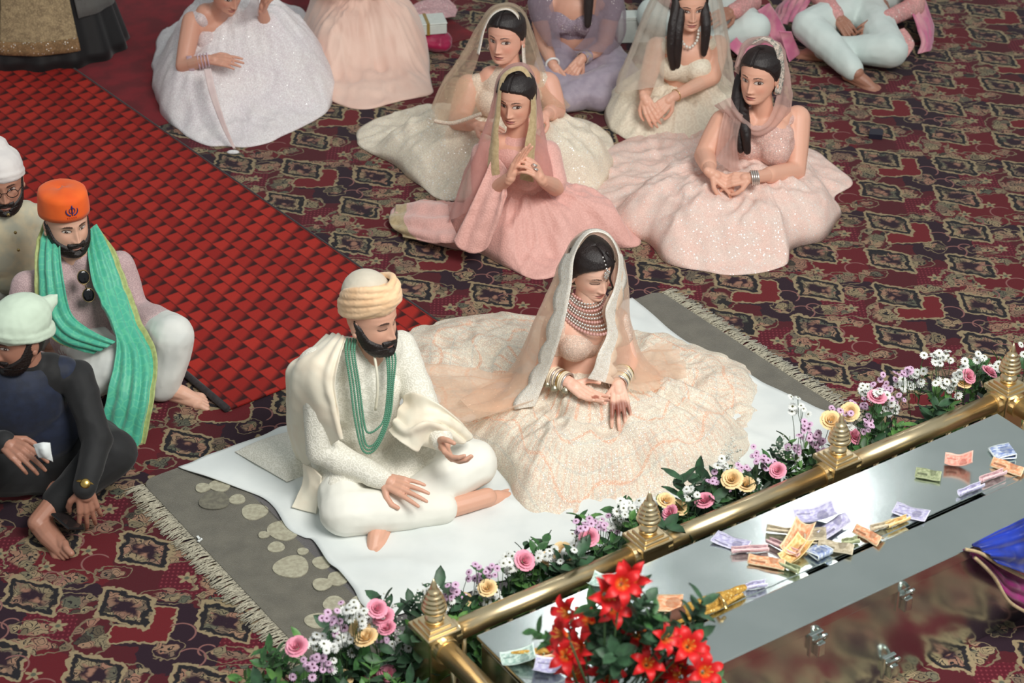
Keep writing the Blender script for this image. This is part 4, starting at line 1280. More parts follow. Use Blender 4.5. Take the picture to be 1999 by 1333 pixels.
o_skin = (226, 178, 154)
man = Person(W(170, 735, h=.0), 'bearded man in orange cap, pink tunic and long green stole seated by the runner', o_skin, 'm')
of = A(.60, -.80, 0)
hips = A(-1.66, 7.06, .13); chest = W(158, 600, Y=6.95); neck = W(150, 498, Y=6.95)
shR = W(55, 560, Y=6.86); shL = W(232, 520, Y=7.06); elR = W(20, 690, Y=6.80); wrR = W(110, 720, Y=6.72); elL = W(268, 620, Y=7.02); wrL = W(222, 668, Y=6.85)
sv_ = unit(A(of[1], -of[0], 0)) * -1
hR = hips - A(.8, .6, 0) * .09; hL = hips + A(.8, .6, 0) * .09
knL = W(338, 655, h=.27); anL = W(318, 752, h=.06); knR = W(222, 715, h=.19); anR = W(120, 775, h=.06)
pinkt = cloth('pale_pink_brocade', (200, 172, 172), (184, 156, 158), 60, .75, .001, .2, 'brocade')
mb = MB(); torso(mb, hips, chest, neck - A(0, 0, .03), shL, shR, of, 1.05)
mb.chain([shR, elR, wrR], [.066, .056, .040]); mb.chain([shL, elL, wrL], [.064, .055, .040]); mb.cap(neck - A(0, 0, .05), neck + of * .012, .060, .056)
mb.chain([hL, lerp(hL, knL, .75)], [.115, .10]); mb.chain([hR, lerp(hR, knR, .45)], [.12, .10])
garment('tunic', mb, pinkt, man.e, .008, 6, .007, 8, (1, 1, .8), 9.)
whitet = cloth('white_trouser', (226, 226, 220), (214, 216, 212), 6, .75, .0003, .1)
mb = MB(); mb.chain([hR, knR, anR], [.11, .092, .06]); mb.chain([hL, knL, lerp(knL, anL, .7), anL], [.105, .086, .078, .066])
garment('trousers', mb, whitet, man.e, .008, 6, .007, 7, (1, 1, 1), 3.)
foot(man.fine, anL + A(.02, 0, .0), W(388, 765, h=.03) - W(325, 752, h=.03), A(0, -.2, 1), 1.0, 1)
man.fine.cap(anL + A(0, 0, .06), anL, .034, .036)
man.coarse.cap(neck - A(0, 0, .07), W(140, 455, Y=6.93), .057, .053)
man.bones(hips, chest, neck, ((shR, elR, wrR), (shL, elL, wrL)), ((hR, knR, anR), (hL, knL, anL)))
mh = man.mkhead(W(129, 430, Y=6.94), A(.56, -.82, -.10), look=(.002, -.002), scale=1.03)
man.finish(); mh.beard(man.e, full=1.2)
orange = cloth('orange_cotton', (244, 104, 30), (236, 92, 24), 10, .8, .0003, .1)
def capy(x, z): return -.012 + .113 * math.sqrt(max(0, 1 - ((x + .012) / .095) ** 2)) * (1 - (z - .05) * .4)
mb = MB()
vs = []; fs = []; rows = [(.032, 1.0), (.05, 1.0), (.08, .985), (.108, .965), (.122, .93), (.130, .82), (.134, .6), (.135, .3), (.135, .02)]
for z, k in rows:
    for a in np.linspace(0, 2 * math.pi, 48, endpoint=False):
        vs.append(mh.to((.092 * k * math.sin(a), -.014 + .110 * k * math.cos(a), z + .018 * math.cos(a) * (1 if z < .1 else .6))))
for i in range(len(rows) - 1):
    for j in range(48): fs.append((i * 48 + j, (i + 1) * 48 + j, (i + 1) * 48 + (j + 1) % 48, i * 48 + (j + 1) % 48))
vs = np.array(vs); n_ = vs - mh.to((0, -.01, .06)); n_ /= np.linalg.norm(n_, axis=1)[:, None]
vs = wrinkle(vs, n_, .002, 22, (1, 1, 1), 2.)
o = mk('cap', vs, fs, orange); m = o.modifiers.new('t', 'SOLIDIFY'); m.thickness = .003; adopt(o, man.e)
emblem(mh, man.e, .098, lambda x, z: -.014 + .110 * .985 * math.sqrt(max(0, 1 - ((x + .012) / .092) ** 2)) + .0035)
# green stole
gs = cloth('green_silk', (74, 176, 148), (90, 188, 152), 30, .5, .0004, .35, 'vor'); gb = cloth('gold_border', (176, 186, 120), (160, 166, 104), 60, .55)
ed = lambda u, v: v < .10
cv = [[W(x, y, Y=yy) for x, y, yy in r] for r in (
    ((92, 425, 7.05), (74, 470, 6.90), (70, 540, 6.80), (78, 620, 6.74), (110, 665, 6.70), (180, 690, 6.66)),
    ((105, 430, 7.03), (95, 480, 6.86), (95, 550, 6.76), (105, 620, 6.70), (140, 660, 6.66), (205, 680, 6.64)),
    ((116, 440, 7.0), (118, 490, 6.84), (125, 550, 6.76), (138, 610, 6.72), (170, 640, 6.68), (225, 668, 6.64)))]
loft('stole_side', cv, gs, man.e, 50, 26, .006, 12, .004, 1., gb, ed, .006, 4)
cv = [[W(x, y, Y=yy) for x, y, yy in r] for r in (
    ((190, 438, 7.08), (222, 490, 6.99), (248, 560, 6.92), (275, 630, 6.80), (305, 690, 6.66), (300, 770, 6.52), (280, 878, 6.43)),
    ((182, 442, 7.05), (205, 495, 6.95), (228, 560, 6.88), (250, 630, 6.76), (278, 700, 6.62), (275, 775, 6.49), (252, 868, 6.42)),
    ((176, 448, 7.02), (186, 500, 6.92), (205, 560, 6.84), (228, 625, 6.73), (252, 690, 6.62), (245, 770, 6.50), (222, 856, 6.44)),
    ((170, 455, 7.0), (172, 505, 6.90), (182, 560, 6.82), (205, 610, 6.72), (228, 668, 6.64), (212, 770, 6.52), (190, 845, 6.47)))]
loft('stole_side', cv, gs, man.e, 70, 30, .007, 12, .004, 3., gb, ed, .009, 4)
# sunglasses hooked on the tunic
sg = empty('sunglasses', W(168, 560, Y=6.80), 'dark sunglasses hooked on the front of the pink tunic', 'sunglasses')
lens_m = plain('dark_lens', (16, 16, 20), .12); frame_m = plain('thin_gold_frame', (150, 130, 90), .3, .9)
for (x, y) in ((163, 541), (173, 576)):
    c = W(x, y, Y=6.795); mb = MB(); mb.ell(c, (.022, .004, .026), frame(A(.35, -.8, .35)), 18, 10); mb.build('lens', lens_m, sg)
    Rl = frame(A(.35, -.8, .35)); mb = MB(); mb.tube([c + Rl[:, 0] * .023 * math.cos(t) + Rl[:, 2] * .027 * math.sin(t) for t in np.linspace(0, 2 * math.pi, 24, endpoint=False)], .0016, 6, None, True); mb.build('rim', frame_m, sg)
mb = MB(); mb.tube([W(166, 553, Y=6.79), W(167, 559, Y=6.788), W(170, 565, Y=6.79)], .002, 6); mb.build('bridge', frame_m, sg)

# man in black with pale green head cloth
k_skin = (168, 120, 100)
blk = Person(W(95, 960, h=0), 'man in navy waistcoat and black clothes with pale green headcloth holding a phone', k_skin, 'm')
kf = A(.25, -.97, 0)
hips = A(-1.66, 6.24, .13); chest = W(40, 775, Y=6.12); neck = W(52, 705, Y=6.13)
shL = W(150, 735, Y=6.16); shR = W(-75, 745, Y=6.08); elL = W(190, 860, Y=6.00); wrL = W(165, 952, Y=5.86); elR = W(-70, 880, Y=5.96); wrR = W(8, 862, Y=5.86)
hL = hips + A(.1, .0, 0); hR = hips - A(.1, 0, 0)
knL = W(218, 885, h=.20); anL = W(102, 985, h=.09); knR = W(-40, 920, h=.20); anR = W(75, 935, h=.06)
black = cloth('black_cotton', (26, 26, 28), (20, 20, 22), 8, .75, .0003, .1); navy = cloth('navy_wool', (24, 34, 58), (20, 28, 48), 30, .7, .0005, .15)
mb = MB(); torso(mb, hips, chest, neck - A(0, 0, .03), shL, shR, kf, 1.02)
mb.chain([shL, elL, wrL], [.062, .055, .040]); mb.chain([shR, elR, wrR], [.062, .055, .040]); mb.cap(neck - A(0, 0, .05), neck + kf * .01, .062, .060)
garment('shirt', mb, black, blk.e, .008, 6, .008, 8, (1, 1, 1), 4.)
mb = MB(); torso(mb, hips + A(0, 0, .02), chest + kf * .006, neck - A(0, 0, .075), lerp(shL, neck, .28), lerp(shR, neck, .28), kf, 1.08)
garment('waistcoat', mb, navy, blk.e, .008, 6, .004, 8)
mb = MB(); mb.chain([hL, knL, lerp(knL, anL, .9)], [.115, .092, .058]); mb.chain([hR, knR, anR], [.115, .092, .06]); mb.ell(hips, (.19, .15, .12), frame(kf))
garment('trousers', mb, black, blk.e, .008, 6, .008, 7, (1, 1, 1), 8.)
blk.fine.cap(lerp(knL, anL, .8), anL, .042, .038); blk.fine.cap(anL, W(72, 1020, h=.07), .038, .034); foot(blk.fine, W(68, 1022, h=.065), W(98, 1084, h=.03) - W(66, 1020, h=.05), A(-.75, -.3, .6), 1.08, -1)
foot(blk.fine, anR, A(.6, -.3, 0), A(0, -.3, 1), .9)
hand(blk.fine, wrL, W(180, 1035, h=.04) - wrL, A(.2, -.6, .75), 1, (.28, .3, .3, .35), .16, (.6, .6), 1.05)
hand(blk.fine, wrR, W(72, 905, Y=5.74) - wrR, A(.1, -.6, .8), -1, (.35, .4, .45, .5), .08, (.4, .5), 1.05)
blk.coarse.cap(neck - A(0, 0, .07), W(45, 668, Y=6.11), .058, .055)
blk.bones(hips, chest, neck, ((shL, elL, wrL), (shR, elR, wrR)), ((hL, knL, anL), (hR, knR, anR)))
kh = blk.mkhead(W(36, 655, Y=6.10), A(-.72, -.68, -.12), look=(-.003, -.001), scale=1.04)
blk.finish(); kh.beard(blk.e, full=1.1)
for sgn in (0,): kh.hair(blk.e, .006, part=False, low=-.06)
def headcloth(h, mat, parent, tail, seed, zf=.040, zb=-.03, k=1.0):
    mb = MB(); mb.ell(h.to((0, -.018, .055)), np.array((.092, .108, .080)) * h.k * k, h.R)
    for z in (.02, .035): 
        mb.tube([h.to((.084 * k * math.sin(t), -.014 + .098 * k * math.cos(t), z + (zf - zb) / 2 * math.cos(t) - .004)) for t in np.linspace(0, 2 * math.pi, 36, endpoint=False)], .012, 8, None, True)
    for tl in tail: mb.chain([h.to(q) for q in tl[0]], tl[1], 10)
    v, f, n = remesh(mb, .005, 4); v = wrinkle(v, n, .003, 16, (1, 1, 1), seed)
    o = mk('headcloth', v, f, mat); adopt(o, parent)
headcloth(kh, cloth('pale_green_cotton', (206, 222, 202), (196, 212, 192), 8, .8, .0003, .1), blk.e, [([(.0, -.09, .05), (.0, -.145, .06), (.0, -.172, .072)], [.05, .026, .006]), ([(.0, -.10, .02), (.01, -.125, -.015)], [.024, .010])], 2., .040, -.03, 1.06)
# watch and rings
bangle(wrL + unit(elL - wrL) * .012, elL - wrL, .035, .006, plain('gold_metal', (206, 170, 96), .25, 1.), blk.e, 'watch_strap')
axw = unit(elL - wrL); fc = wrL + axw * .012 + unit(A(.2, -.75, .65)) * .036
mb = MB(); mb.lathe(fc, [(.001, 0), (.017, 0), (.018, .004), (.015, .008), (.001, .008)], 20, unit(A(.2, -.75, .65))); mb.build('watch_face', plain('gold_metal', (206, 170, 96), .25, 1.), blk.e)
phd = unit(W(180, 1035, h=.04) - wrL)
for k_, q in enumerate((W(155, 1003, h=.06), W(181, 997, h=.06), W(190, 991, h=.06))): bangle(q, phd, .0105, .0028, silver, blk.e, 'ring', 14)
# things in his hands
mb = MB(); pc = W(132, 1018, h=.085); Rp_ = frame(W(150, 1035, h=.02) - W(112, 1002, h=.03), .5)
ph = empty('phone', pc, 'dark phone held face-down over the carpet by the man in black', 'phone')
mb.box(pc, (.037, .055, .005), Rp_); o = mb.build('phone_case', plain('phone_black', (26, 26, 28), .35), ph, smooth=False); bv = o.modifiers.new('b', 'BEVEL'); bv.width = .004; bv.segments = 2
mb = MB(); mb.box(pc + Rp_[:, 2] * .0052, (.033, .051, .0008), Rp_); mb.build('phone_screen', plain('phone_glass', (44, 38, 38), .12), ph, smooth=False)
cv = [[W(x, y, Y=yy) for x, y, yy in r] for r in (((64, 868, 5.76), (80, 864, 5.74), (98, 864, 5.75)), ((70, 880, 5.74), (84, 878, 5.72), (100, 880, 5.74)), ((76, 892, 5.74), (90, 896, 5.73), (104, 902, 5.74)))]
o = loft('paper_tissue', cv, plain('tissue_white', (226, 230, 230), .9), blk.e, 16, 14, .004, 30, .003)
o.parent = None; o.matrix_parent_inverse = Matrix.Identity(4); tag(o, 'white paper tissue in the other hand of the man in black', 'tissue')

# man with glasses at the left edge
l_skin = (182, 134, 112)
lm = Person(W(40, 600, h=0), 'man with glasses in cream waistcoat and white headcloth at the left edge', l_skin, 'm')
lf_ = A(.35, -.93, 0)
hips = A(-2.02, 7.48, .13); chest = W(12, 470, Y=7.36); neck = W(14, 412, Y=7.36); shL = W(82, 425, Y=7.42); shR = W(-75, 430, Y=7.34)
elL = W(105, 540, Y=7.36); wrL = W(60, 590, Y=7.22); elR = W(-110, 550, Y=7.25); wrR = W(-40, 590, Y=7.18)
hL = hips + A(.1, 0, 0); hR = hips - A(.1, 0, 0); knL = hips + A(.34, -.22, -.02); knR = hips + A(-.34, -.28, -.02); anL = hips + A(-.1, -.42, -.07); anR = hips + A(.1, -.36, -.07)
beige = cloth('cream_jacquard', (212, 198, 166), (186, 184, 164), 14, .7, .0006, .2)
mb = MB(); torso(mb, hips, chest, neck - A(0, 0, .03), shL, shR, lf_, 1.04); mb.chain([shL, elL, wrL], [.062, .054, .04]); mb.chain([shR, elR, wrR], [.062, .054, .04]); mb.cap(neck - A(0, 0, .05), neck + lf_ * .01, .061, .058)
garment('waistcoat', mb, beige, lm.e, .009, 6, .006, 8, (1, 1, 1), 6.)
mb = MB(); mb.chain([hL, knL, anL], [.11, .09, .06]); mb.chain([hR, knR, anR], [.11, .09, .06]); garment('trousers', mb, whitet, lm.e, .010, 5, .006, 7)
hand(lm.fine, wrL, A(-.5, -.8, -.1), A(0, -.3, 1), 1); hand(lm.fine, wrR, A(.6, -.7, -.1), A(0, -.3, 1), -1)
foot(lm.fine, anL, A(-.8, -.3, 0), A(0, 0, 1)); foot(lm.fine, anR, A(.8, -.3, 0), A(0, 0, 1))
lm.coarse.cap(neck - A(0, 0, .07), W(8, 380, Y=7.34), .056, .052)
lm.bones(hips, chest, neck, ((shL, elL, wrL), (shR, elR, wrR)), ((hL, knL, anL), (hR, knR, anR)))
lh = lm.mkhead(W(2, 352, Y=7.36), A(.30, -.94, -.10), scale=1.05); lm.finish(); lh.beard(lm.e, full=.9)
headcloth(lh, cloth('white_headcloth', (226, 220, 216), (214, 208, 206), 8, .8, .0003, .1), lm.e, [([(0, -.05, .12), (.03, -.06, .165), (.05, -.05, .18)], [.05, .03, .008])], 5., .050, -.02)
gm = plain('glasses_rim', (30, 26, 26), .3, .6)
for sg_ in (-1, 1):
    mb = MB(); mb.tube([lh.to((sg_ * .032 + .021 * math.cos(t), .100, -.002 + .018 * math.sin(t))) for t in np.linspace(0, 2 * math.pi, 24, endpoint=False)], .0016, 6, None, True); mb.build('glasses_rim', gm, lm.e)
    mb = MB(); mb.tube([lh.to((sg_ * .053, .098, .002)), lh.to((sg_ * .075, .06, .004)), lh.to((sg_ * .082, -.01, .002))], .0015, 6); mb.build('glasses_temple', gm, lm.e)
mb = MB(); mb.tube([lh.to((-.011, .104, .003)), lh.to((0, .107, .006)), lh.to((.011, .104, .003))], .0015, 6); mb.build('glasses_bridge', gm, lm.e)
btn = plain('brass_button', (170, 150, 100), .3, .9)
for (x, y, yy) in ((16, 419, 7.255), (30, 454, 7.225), (36, 488, 7.215)):
    mb = MB(); mb.ell(W(x, y, Y=yy), (.007, .005, .007), None, 10, 8); mb.build('button', btn, lm.e)
# ------------------------------------------------------------------ seated women
def sheet3(rows): return [[W(x, y, Y=yy) for x, y, yy in r] for r in rows]
def woman(label, skin, base, f, neck, chest, hips, shR, shL, armR, armL, head, blouse, sleeve=.35, knees=None, hair=True, bk=.80, ak=1.0, high=0., blk=1.0, **ho):
    """arm = (elbow, wrist, fingertip, back-of-hand normal, thumb side, curl); R is the arm at the left of the picture"""
    P = Person(base, label, skin); f = unit(f); R = frame(f)
    for sh, arm in ((shR, armR), (shL, armL)):
        el, wr, tip, bn, sd, cu = arm
        P.fine.chain([lerp(el, wr, .35), wr], [.036, .025]); hand(P.fine, wr, tip - wr, bn, sd, cu, .08, (.6, .4), .93)
        P.coarse.chain([sh, lerp(sh, el, .5), el, lerp(el, wr, .6)], [.052 * ak, .049 * ak, .041 * ak, .032 * ak])
    torso(P.coarse, hips, chest, neck - A(0, 0, .02), shL, shR, f, bk)
    P.coarse.ell(chest + A(0, 0, .04) + f * .02, (.13, .085, .10), R)
    hc, hf = head
    P.coarse.chain([neck - A(0, 0, .05), hc + A(0, 0, -.07) - unit(hf) * .02], [.052, .047])
    kn = knees or (hips + f * .25 + R[:, 0] * -.3, hips + f * .25 + R[:, 0] * .3)
    md = (kn[0] + kn[1]) / 2 + f * .05; md = lerp(hips, md, .6); md[2] = .05
    P.bones(hips, chest, neck, (), ((hips, lerp(hips, A(kn[0][0], kn[0][1], .05), .7) , md), (hips, lerp(hips, A(kn[1][0], kn[1][1], .05), .7), md)), .5)
    h = P.mkhead(hc, hf, scale=ho.pop('scale', 1.0), roll=ho.pop('roll', 0.), **ho); P.finish()
    if hair: h.hair(P.e, .009)
    mb = MB(); mb.ell(chest - A(0, 0, .01), np.array((.135, .105, .10)) * blk, R)
    for sg in (-1, 1): mb.ell(chest + f * .066 * blk + R[:, 0] * sg * .063 * blk - A(0, 0, .012), np.array((.068, .062, .066)) * blk, R)
    if high: mb.ell(chest + A(0, 0, .045) + f * .022, np.array((.128, .088, .05 + high)) * blk, R)
    mb.ell(lerp(chest, hips, .35), np.array((.125, .10, .09)) * blk, R)
    for sh, arm in ((shR, armR), (shL, armL)):
        if sleeve > .2: mb.chain([lerp(neck, sh, .75), lerp(sh, arm[0], .03), lerp(sh, arm[0], sleeve)], [.045, .060, .056])
        else: mb.chain([chest + A(0, 0, .02), lerp(neck, sh, .72) + f * .03, lerp(neck, sh, .80)], [.06, .034, .040])
    garment('blouse', mb, blouse, P.e, .007, 4, .003, 14)
    P.R = R; P.f = f
    return P, h
def waist(P, hips, mat, k=1.0):
    mb = MB(); mb.ell(hips + A(0, 0, .03), np.array((.155, .125, .11)) * k, P.R); mb.ell(hips + A(0, 0, -.05), np.array((.20, .17, .12)) * k, P.R)
    garment('skirt_waist', mb, mat, P.e, .010, 4, .006, 10)
def locks(P, paths, rad=.022):
    for pts in paths:
        c = crom(pts, np.linspace(0, 1, 14)); mb = MB()
        rr_ = [rad * (.6 + .4 * math.sin(math.pi * min(1, .25 + .75 * i / 13))) for i in range(14)]
        mb.chain(list(c), rr_, 10); v, f, n = remesh(mb, .006, 3); v = wrinkle(v, n, .003, 45, (1, 1, .15)); o = mk('hair_lock', v, f, hair_mat()); adopt(o, P.e)
UP = A(0, -.2, 1)

# --- woman in pale pink at the right
blush = sequin('blush_sequin', (244, 206, 194), (236, 212, 202), 330, .6, .6, 16, (255, 250, 246), None, 72.)
blush_b = sequin('blush_blouse', (226, 184, 172), (214, 178, 170), 240, .5, .5, 40)
hips = A(1.14, 8.56, .15)
P, h = woman('woman in blush sequinned skirt with scarf looped under her chin, seated at right', (230, 176, 152), W(1480, 400, h=0), A(-.35, -.93, 0),
    W(1492, 222, Y=8.46), W(1492, 272, Y=8.46), hips, W(1412, 240, Y=8.44), W(1556, 232, Y=8.52),
    (W(1376, 303, Y=8.36), W(1388, 338, h=.30), W(1418, 356, h=.26), A(.1, -.5, .8), 1, (.4, .4, .45, .5)),
    (W(1552, 334, Y=8.38), W(1466, 347, h=.29), W(1405, 352, h=.27), A(0, -.5, .8), -1, (.35, .35, .4, .4)),
    (W(1483, 147, Y=8.42), A(-.52, -.85, -.03)), blush_b, .12, (W(1290, 430, h=.1), W(1590, 410, h=.1)), look=(-.003, 0), scale=1.06, lip=(168, 92, 88), bk=.90, blk=1.10, ak=1.22, high=.02)
waist(P, hips, blush)
kn = (W(1290, 425, h=.1), W(1570, 420, h=.1))
skirt('skirt', [(1166, 345), (1180, 300), (1240, 262), (1320, 240), (1400, 245), (1500, 268), (1575, 290), (1625, 318), (1662, 358), (1632, 385), (1640, 420), (1610, 470), (1545, 488), (1532, 522), (1440, 536), (1360, 530), (1300, 512), (1270, 480), (1200, 452), (1170, 400)],
      (1420, 385), [((1.14, 8.56), kn[0][:2], (.13, .16), .15, .34), ((1.14, 8.56), kn[1][:2], (.13, .16), .15, .32), (kn[0][:2], kn[1][:2], .15, .12, .30), (1.14, 8.56, .14, .1, .3)], blush, P.e, 50, 260, .03, .030, 11, 3., .04, .02)
locks(P, [[W(1450, 135, Y=8.52), W(1440, 185, Y=8.46), W(1440, 240, Y=8.36), W(1446, 292, Y=8.31)], [W(1456, 150, Y=8.52), W(1450, 205, Y=8.42), W(1455, 250, Y=8.32), W(1459, 295, Y=8.29)]], .028)
scarf = sheer('blush_scarf', (236, 200, 190), .62, .08, 40)
loft('veil', sheet3((((1440, 130, 8.36), (1455, 92, 8.38), (1485, 76, 8.40), (1515, 92, 8.42), (1522, 140, 8.42), (1516, 190, 8.38), (1502, 232, 8.34), (1478, 248, 8.31), (1448, 228, 8.32), (1425, 190, 8.38)),
                     ((1436, 135, 8.42), (1450, 88, 8.46), (1488, 72, 8.49), (1526, 92, 8.50), (1540, 145, 8.49), (1540, 195, 8.44), (1522, 235, 8.38), (1482, 262, 8.32), (1440, 240, 8.34), (1405, 200, 8.40)),
                     ((1440, 150, 8.52), (1455, 100, 8.56), (1490, 84, 8.58), (1522, 105, 8.58), (1538, 160, 8.58), (1545, 205, 8.54), (1535, 232, 8.48), (1490, 252, 8.40), (1435, 235, 8.42), (1395, 205, 8.48)))), scarf, P.e, 80, 20, .006, 14, 0, 2., waves=.006, wn=3)
loft('veil_border', sheet3((((1468, 86, 8.375), (1490, 78, 8.39), (1512, 95, 8.395), (1519, 140, 8.39), (1512, 180, 8.36)), ((1472, 80, 8.40), (1495, 73, 8.415), (1524, 92, 8.42), (1531, 140, 8.415), (1524, 184, 8.385)))),
     sequin('floral_border', (226, 206, 192), (120, 126, 120), 200, .5, .5, 60), P.e, 50, 8, .002, 40, .003)
loft('scarf_end', sheet3((((1418, 205, 8.40), (1405, 260, 8.34), (1395, 310, 8.30)), ((1436, 215, 8.36), (1425, 270, 8.31), (1420, 330, 8.28)), ((1452, 225, 8.33), (1440, 280, 8.29), (1448, 345, 8.27)))), scarf, P.e, 30, 16, .006, 16, 0, 1., waves=.004)
for k_ in range(4): bangle(W(1471 - 4 * k_ + 8, 347, h=.292), A(1, .1, .1), .031, .004, silver, P.e)
mb = MB(); mb.lathe(h.to((-.078, -.005, -.075)), [(.004, .035), (.008, .03), (.006, .02), (.014, .008), (.002, 0)][::-1], 12); mb.build('earring', silver, P.e)

# --- woman in dusty pink, middle
dpink = cloth('dusty_pink_silk', (230, 176, 166), (222, 168, 158), 40, .6, .0008, .35, 'brocade')
dpink_s = sheer('dusty_pink_veil', (234, 184, 176), .62, .07, 40); gold_e = cloth('beige_gold_edge', (196, 172, 132), (180, 156, 116), 70, .5, .0005, .3)
hips = A(.02, 8.16, .15)
P, h = woman('woman in dusty pink suit and gold-edged veil raising her hands, seated behind the bride', (228, 174, 150), W(1010, 480, h=0), A(-.30, -.95, 0),
    W(1010, 262, Y=8.07), W(1010, 322, Y=8.06), hips, W(945, 300, Y=8.05), W(1068, 298, Y=8.10),
    (W(945, 385, Y=7.96), W(996, 346, Y=7.80), W(1026, 282, Y=7.80), A(-.6, .6, .3), -1, (.10, .08, .10, .12)),
    (W(1085, 365, Y=8.0), W(1058, 352, Y=7.82), W(1034, 318, Y=7.78), A(.8, -.3, .2), 1, (.5, .6, .6, .6)),
    (W(1008, 192, Y=8.05), A(-.36, -.92, -.10)), dpink, .85, (W(945, 470, h=.1), W(1140, 430, h=.1)), look=(-.004, 0), scale=1.0, high=.035, lip=(170, 92, 92))
waist(P, hips, dpink)
mb = MB(); torso(mb, hips, W(1010, 318, Y=8.06), W(1010, 285, Y=8.07), W(1058, 304, Y=8.10), W(955, 306, Y=8.05), A(-.3, -.95, 0), .93); garment('tunic', mb, dpink, P.e, .009, 5, .005, 10)
skirt('skirt', [(760, 432), (775, 405), (830, 392), (890, 405), (960, 400), (1080, 380), (1160, 385), (1195, 410), (1250, 465), (1235, 485), (1150, 490), (1110, 530), (1050, 546), (990, 525), (940, 498), (870, 485), (800, 462)],
      (1010, 450), [((.02, 8.16), W(925, 462, h=.1)[:2], (.15, .15), .12, .26), ((.02, 8.16), W(1140, 435, h=.1)[:2], (.15, .17), .12, .24), (W(950, 480, h=0)[:2], W(1090, 470, h=0)[:2], .13, .05, .22), (.02, 8.16, .17, .1, .26)], dpink, P.e, 44, 240, .03, .034, 9, 6., .03, .02)
ed2 = lambda u, v: v < .22
loft('veil', sheet3((((985, 395, 7.86), (975, 330, 7.88), (972, 265, 7.92), (976, 205, 7.96), (980, 160, 8.0), (1002, 138, 8.02), (1026, 143, 8.03), (1038, 178, 8.0), (1036, 230, 7.96), (1028, 275, 7.92), (1020, 320, 7.90), (1015, 350, 7.88)),
                     ((900, 420, 7.90), (915, 340, 7.98), (940, 270, 8.01), (962, 205, 8.05), (974, 152, 8.09), (1002, 127, 8.10), (1032, 133, 8.11), (1050, 182, 8.09), (1058, 240, 8.05), (1066, 290, 8.01), (1075, 330, 7.98), (1080, 365, 7.95)),
                     ((870, 440, 8.0), (905, 345, 8.12), (940, 275, 8.15), (966, 210, 8.16), (976, 158, 8.20), (1004, 133, 8.20), (1032, 140, 8.21), (1044, 195, 8.17), (1056, 250, 8.18), (1066, 300, 8.18), (1075, 340, 8.18), (1085, 370, 8.18)))), dpink_s, P.e, 90, 24, .005, 12, 0, 3., gold_e, ed2, .006, 3)
loft('shawl_side', sheet3((((965, 300, 7.93), (930, 380, 7.86), (885, 470, 7.80)), ((990, 330, 7.88), (950, 400, 7.83), (905, 490, 7.78)), ((988, 345, 7.85), (975, 410, 7.80), (940, 492, 7.77)), ((985, 352, 7.86), (985, 390, 7.82), (958, 470, 7.78)))), dpink, P.e, 36, 26, .006, 14, .004, 1., waves=.006, wn=3)
loft('shawl_end', [[W(x, y, h=z) for x, y, z in r] for r in (((875, 396, .12), (820, 392, .08), (775, 404, .02)), ((880, 430, .13), (820, 432, .09), (760, 434, .03)), ((900, 472, .12), (840, 472, .07), (790, 462, .02)))], dpink, P.e, 30, 22, .010, 9, .004, 4., gold_e, lambda u, v: u > .74, .008, 3)
for px_, py_ in ((1044, 322), (1046, 330)): bangle(W(px_, py_, Y=7.785), A(.4, .2, .8), .010, .003, silver, P.e, 'ring', 14)

# --- woman in ivory sequins with beige veil
ivory = sequin('ivory_sequin', (240, 226, 206), (230, 216, 198), 300, .62, .6, 14, (255, 252, 246), None, 72.)
beige_s = sheer('beige_veil', (232, 208, 180), .40, .10, 36); beige_b = sequin('beige_blouse', (228, 208, 188), (216, 196, 178), 240, .4)
hips = A(-.02, 8.98, .15)
P, h = woman('woman with pearl-edged beige veil and ivory sequinned skirt, behind the dusty pink one', (228, 174, 152), W(985, 330, h=0), A(-.25, -.97, 0),
    W(998, 132, Y=8.88), W(995, 185, Y=8.87), hips, W(915, 170, Y=8.86), W(1068, 165, Y=8.92),
    (W(895, 235, Y=8.78), W(930, 245, Y=8.62), W(965, 252, Y=8.56), A(0, -.4, .9), 1, (.3, .3, .3, .3)),
    (W(1085, 215, Y=8.86), W(1065, 225, Y=8.68), W(1040, 240, Y=8.6), A(0, -.4, .9), -1, (.3, .3, .3, .3)),
    (W(988, 70, Y=8.86), A(-.40, -.90, -.02)), beige_b, .3, (W(830, 290, h=.1), W(1120, 300, h=.1)), look=(-.004, 0), scale=1.06, bk=.9, blk=1.12, ak=1.2, high=.045, lip=(160, 86, 84))
waist(P, hips, ivory, 1.1)
skirt('skirt', [(692, 264), (715, 240), (770, 222), (850, 205), (960, 215), (1060, 225), (1140, 235), (1190, 262), (1202, 300), (1185, 360), (1120, 395), (1040, 400), (940, 395), (860, 392), (820, 365), (770, 325), (715, 296)],
      (975, 310), [((-.02, 8.98), W(815, 285, h=.1)[:2], (.15, .14), .13, .28), ((-.02, 8.98), W(1115, 300, h=.1)[:2], (.16, .20), .13, .26), (W(880, 330, h=0)[:2], W(1080, 330, h=0)[:2], .14, .05, .25), (-.02, 8.98, .18, .1, .3)], ivory, P.e, 46, 240, .035, .045, 8, 9., .04, .025)
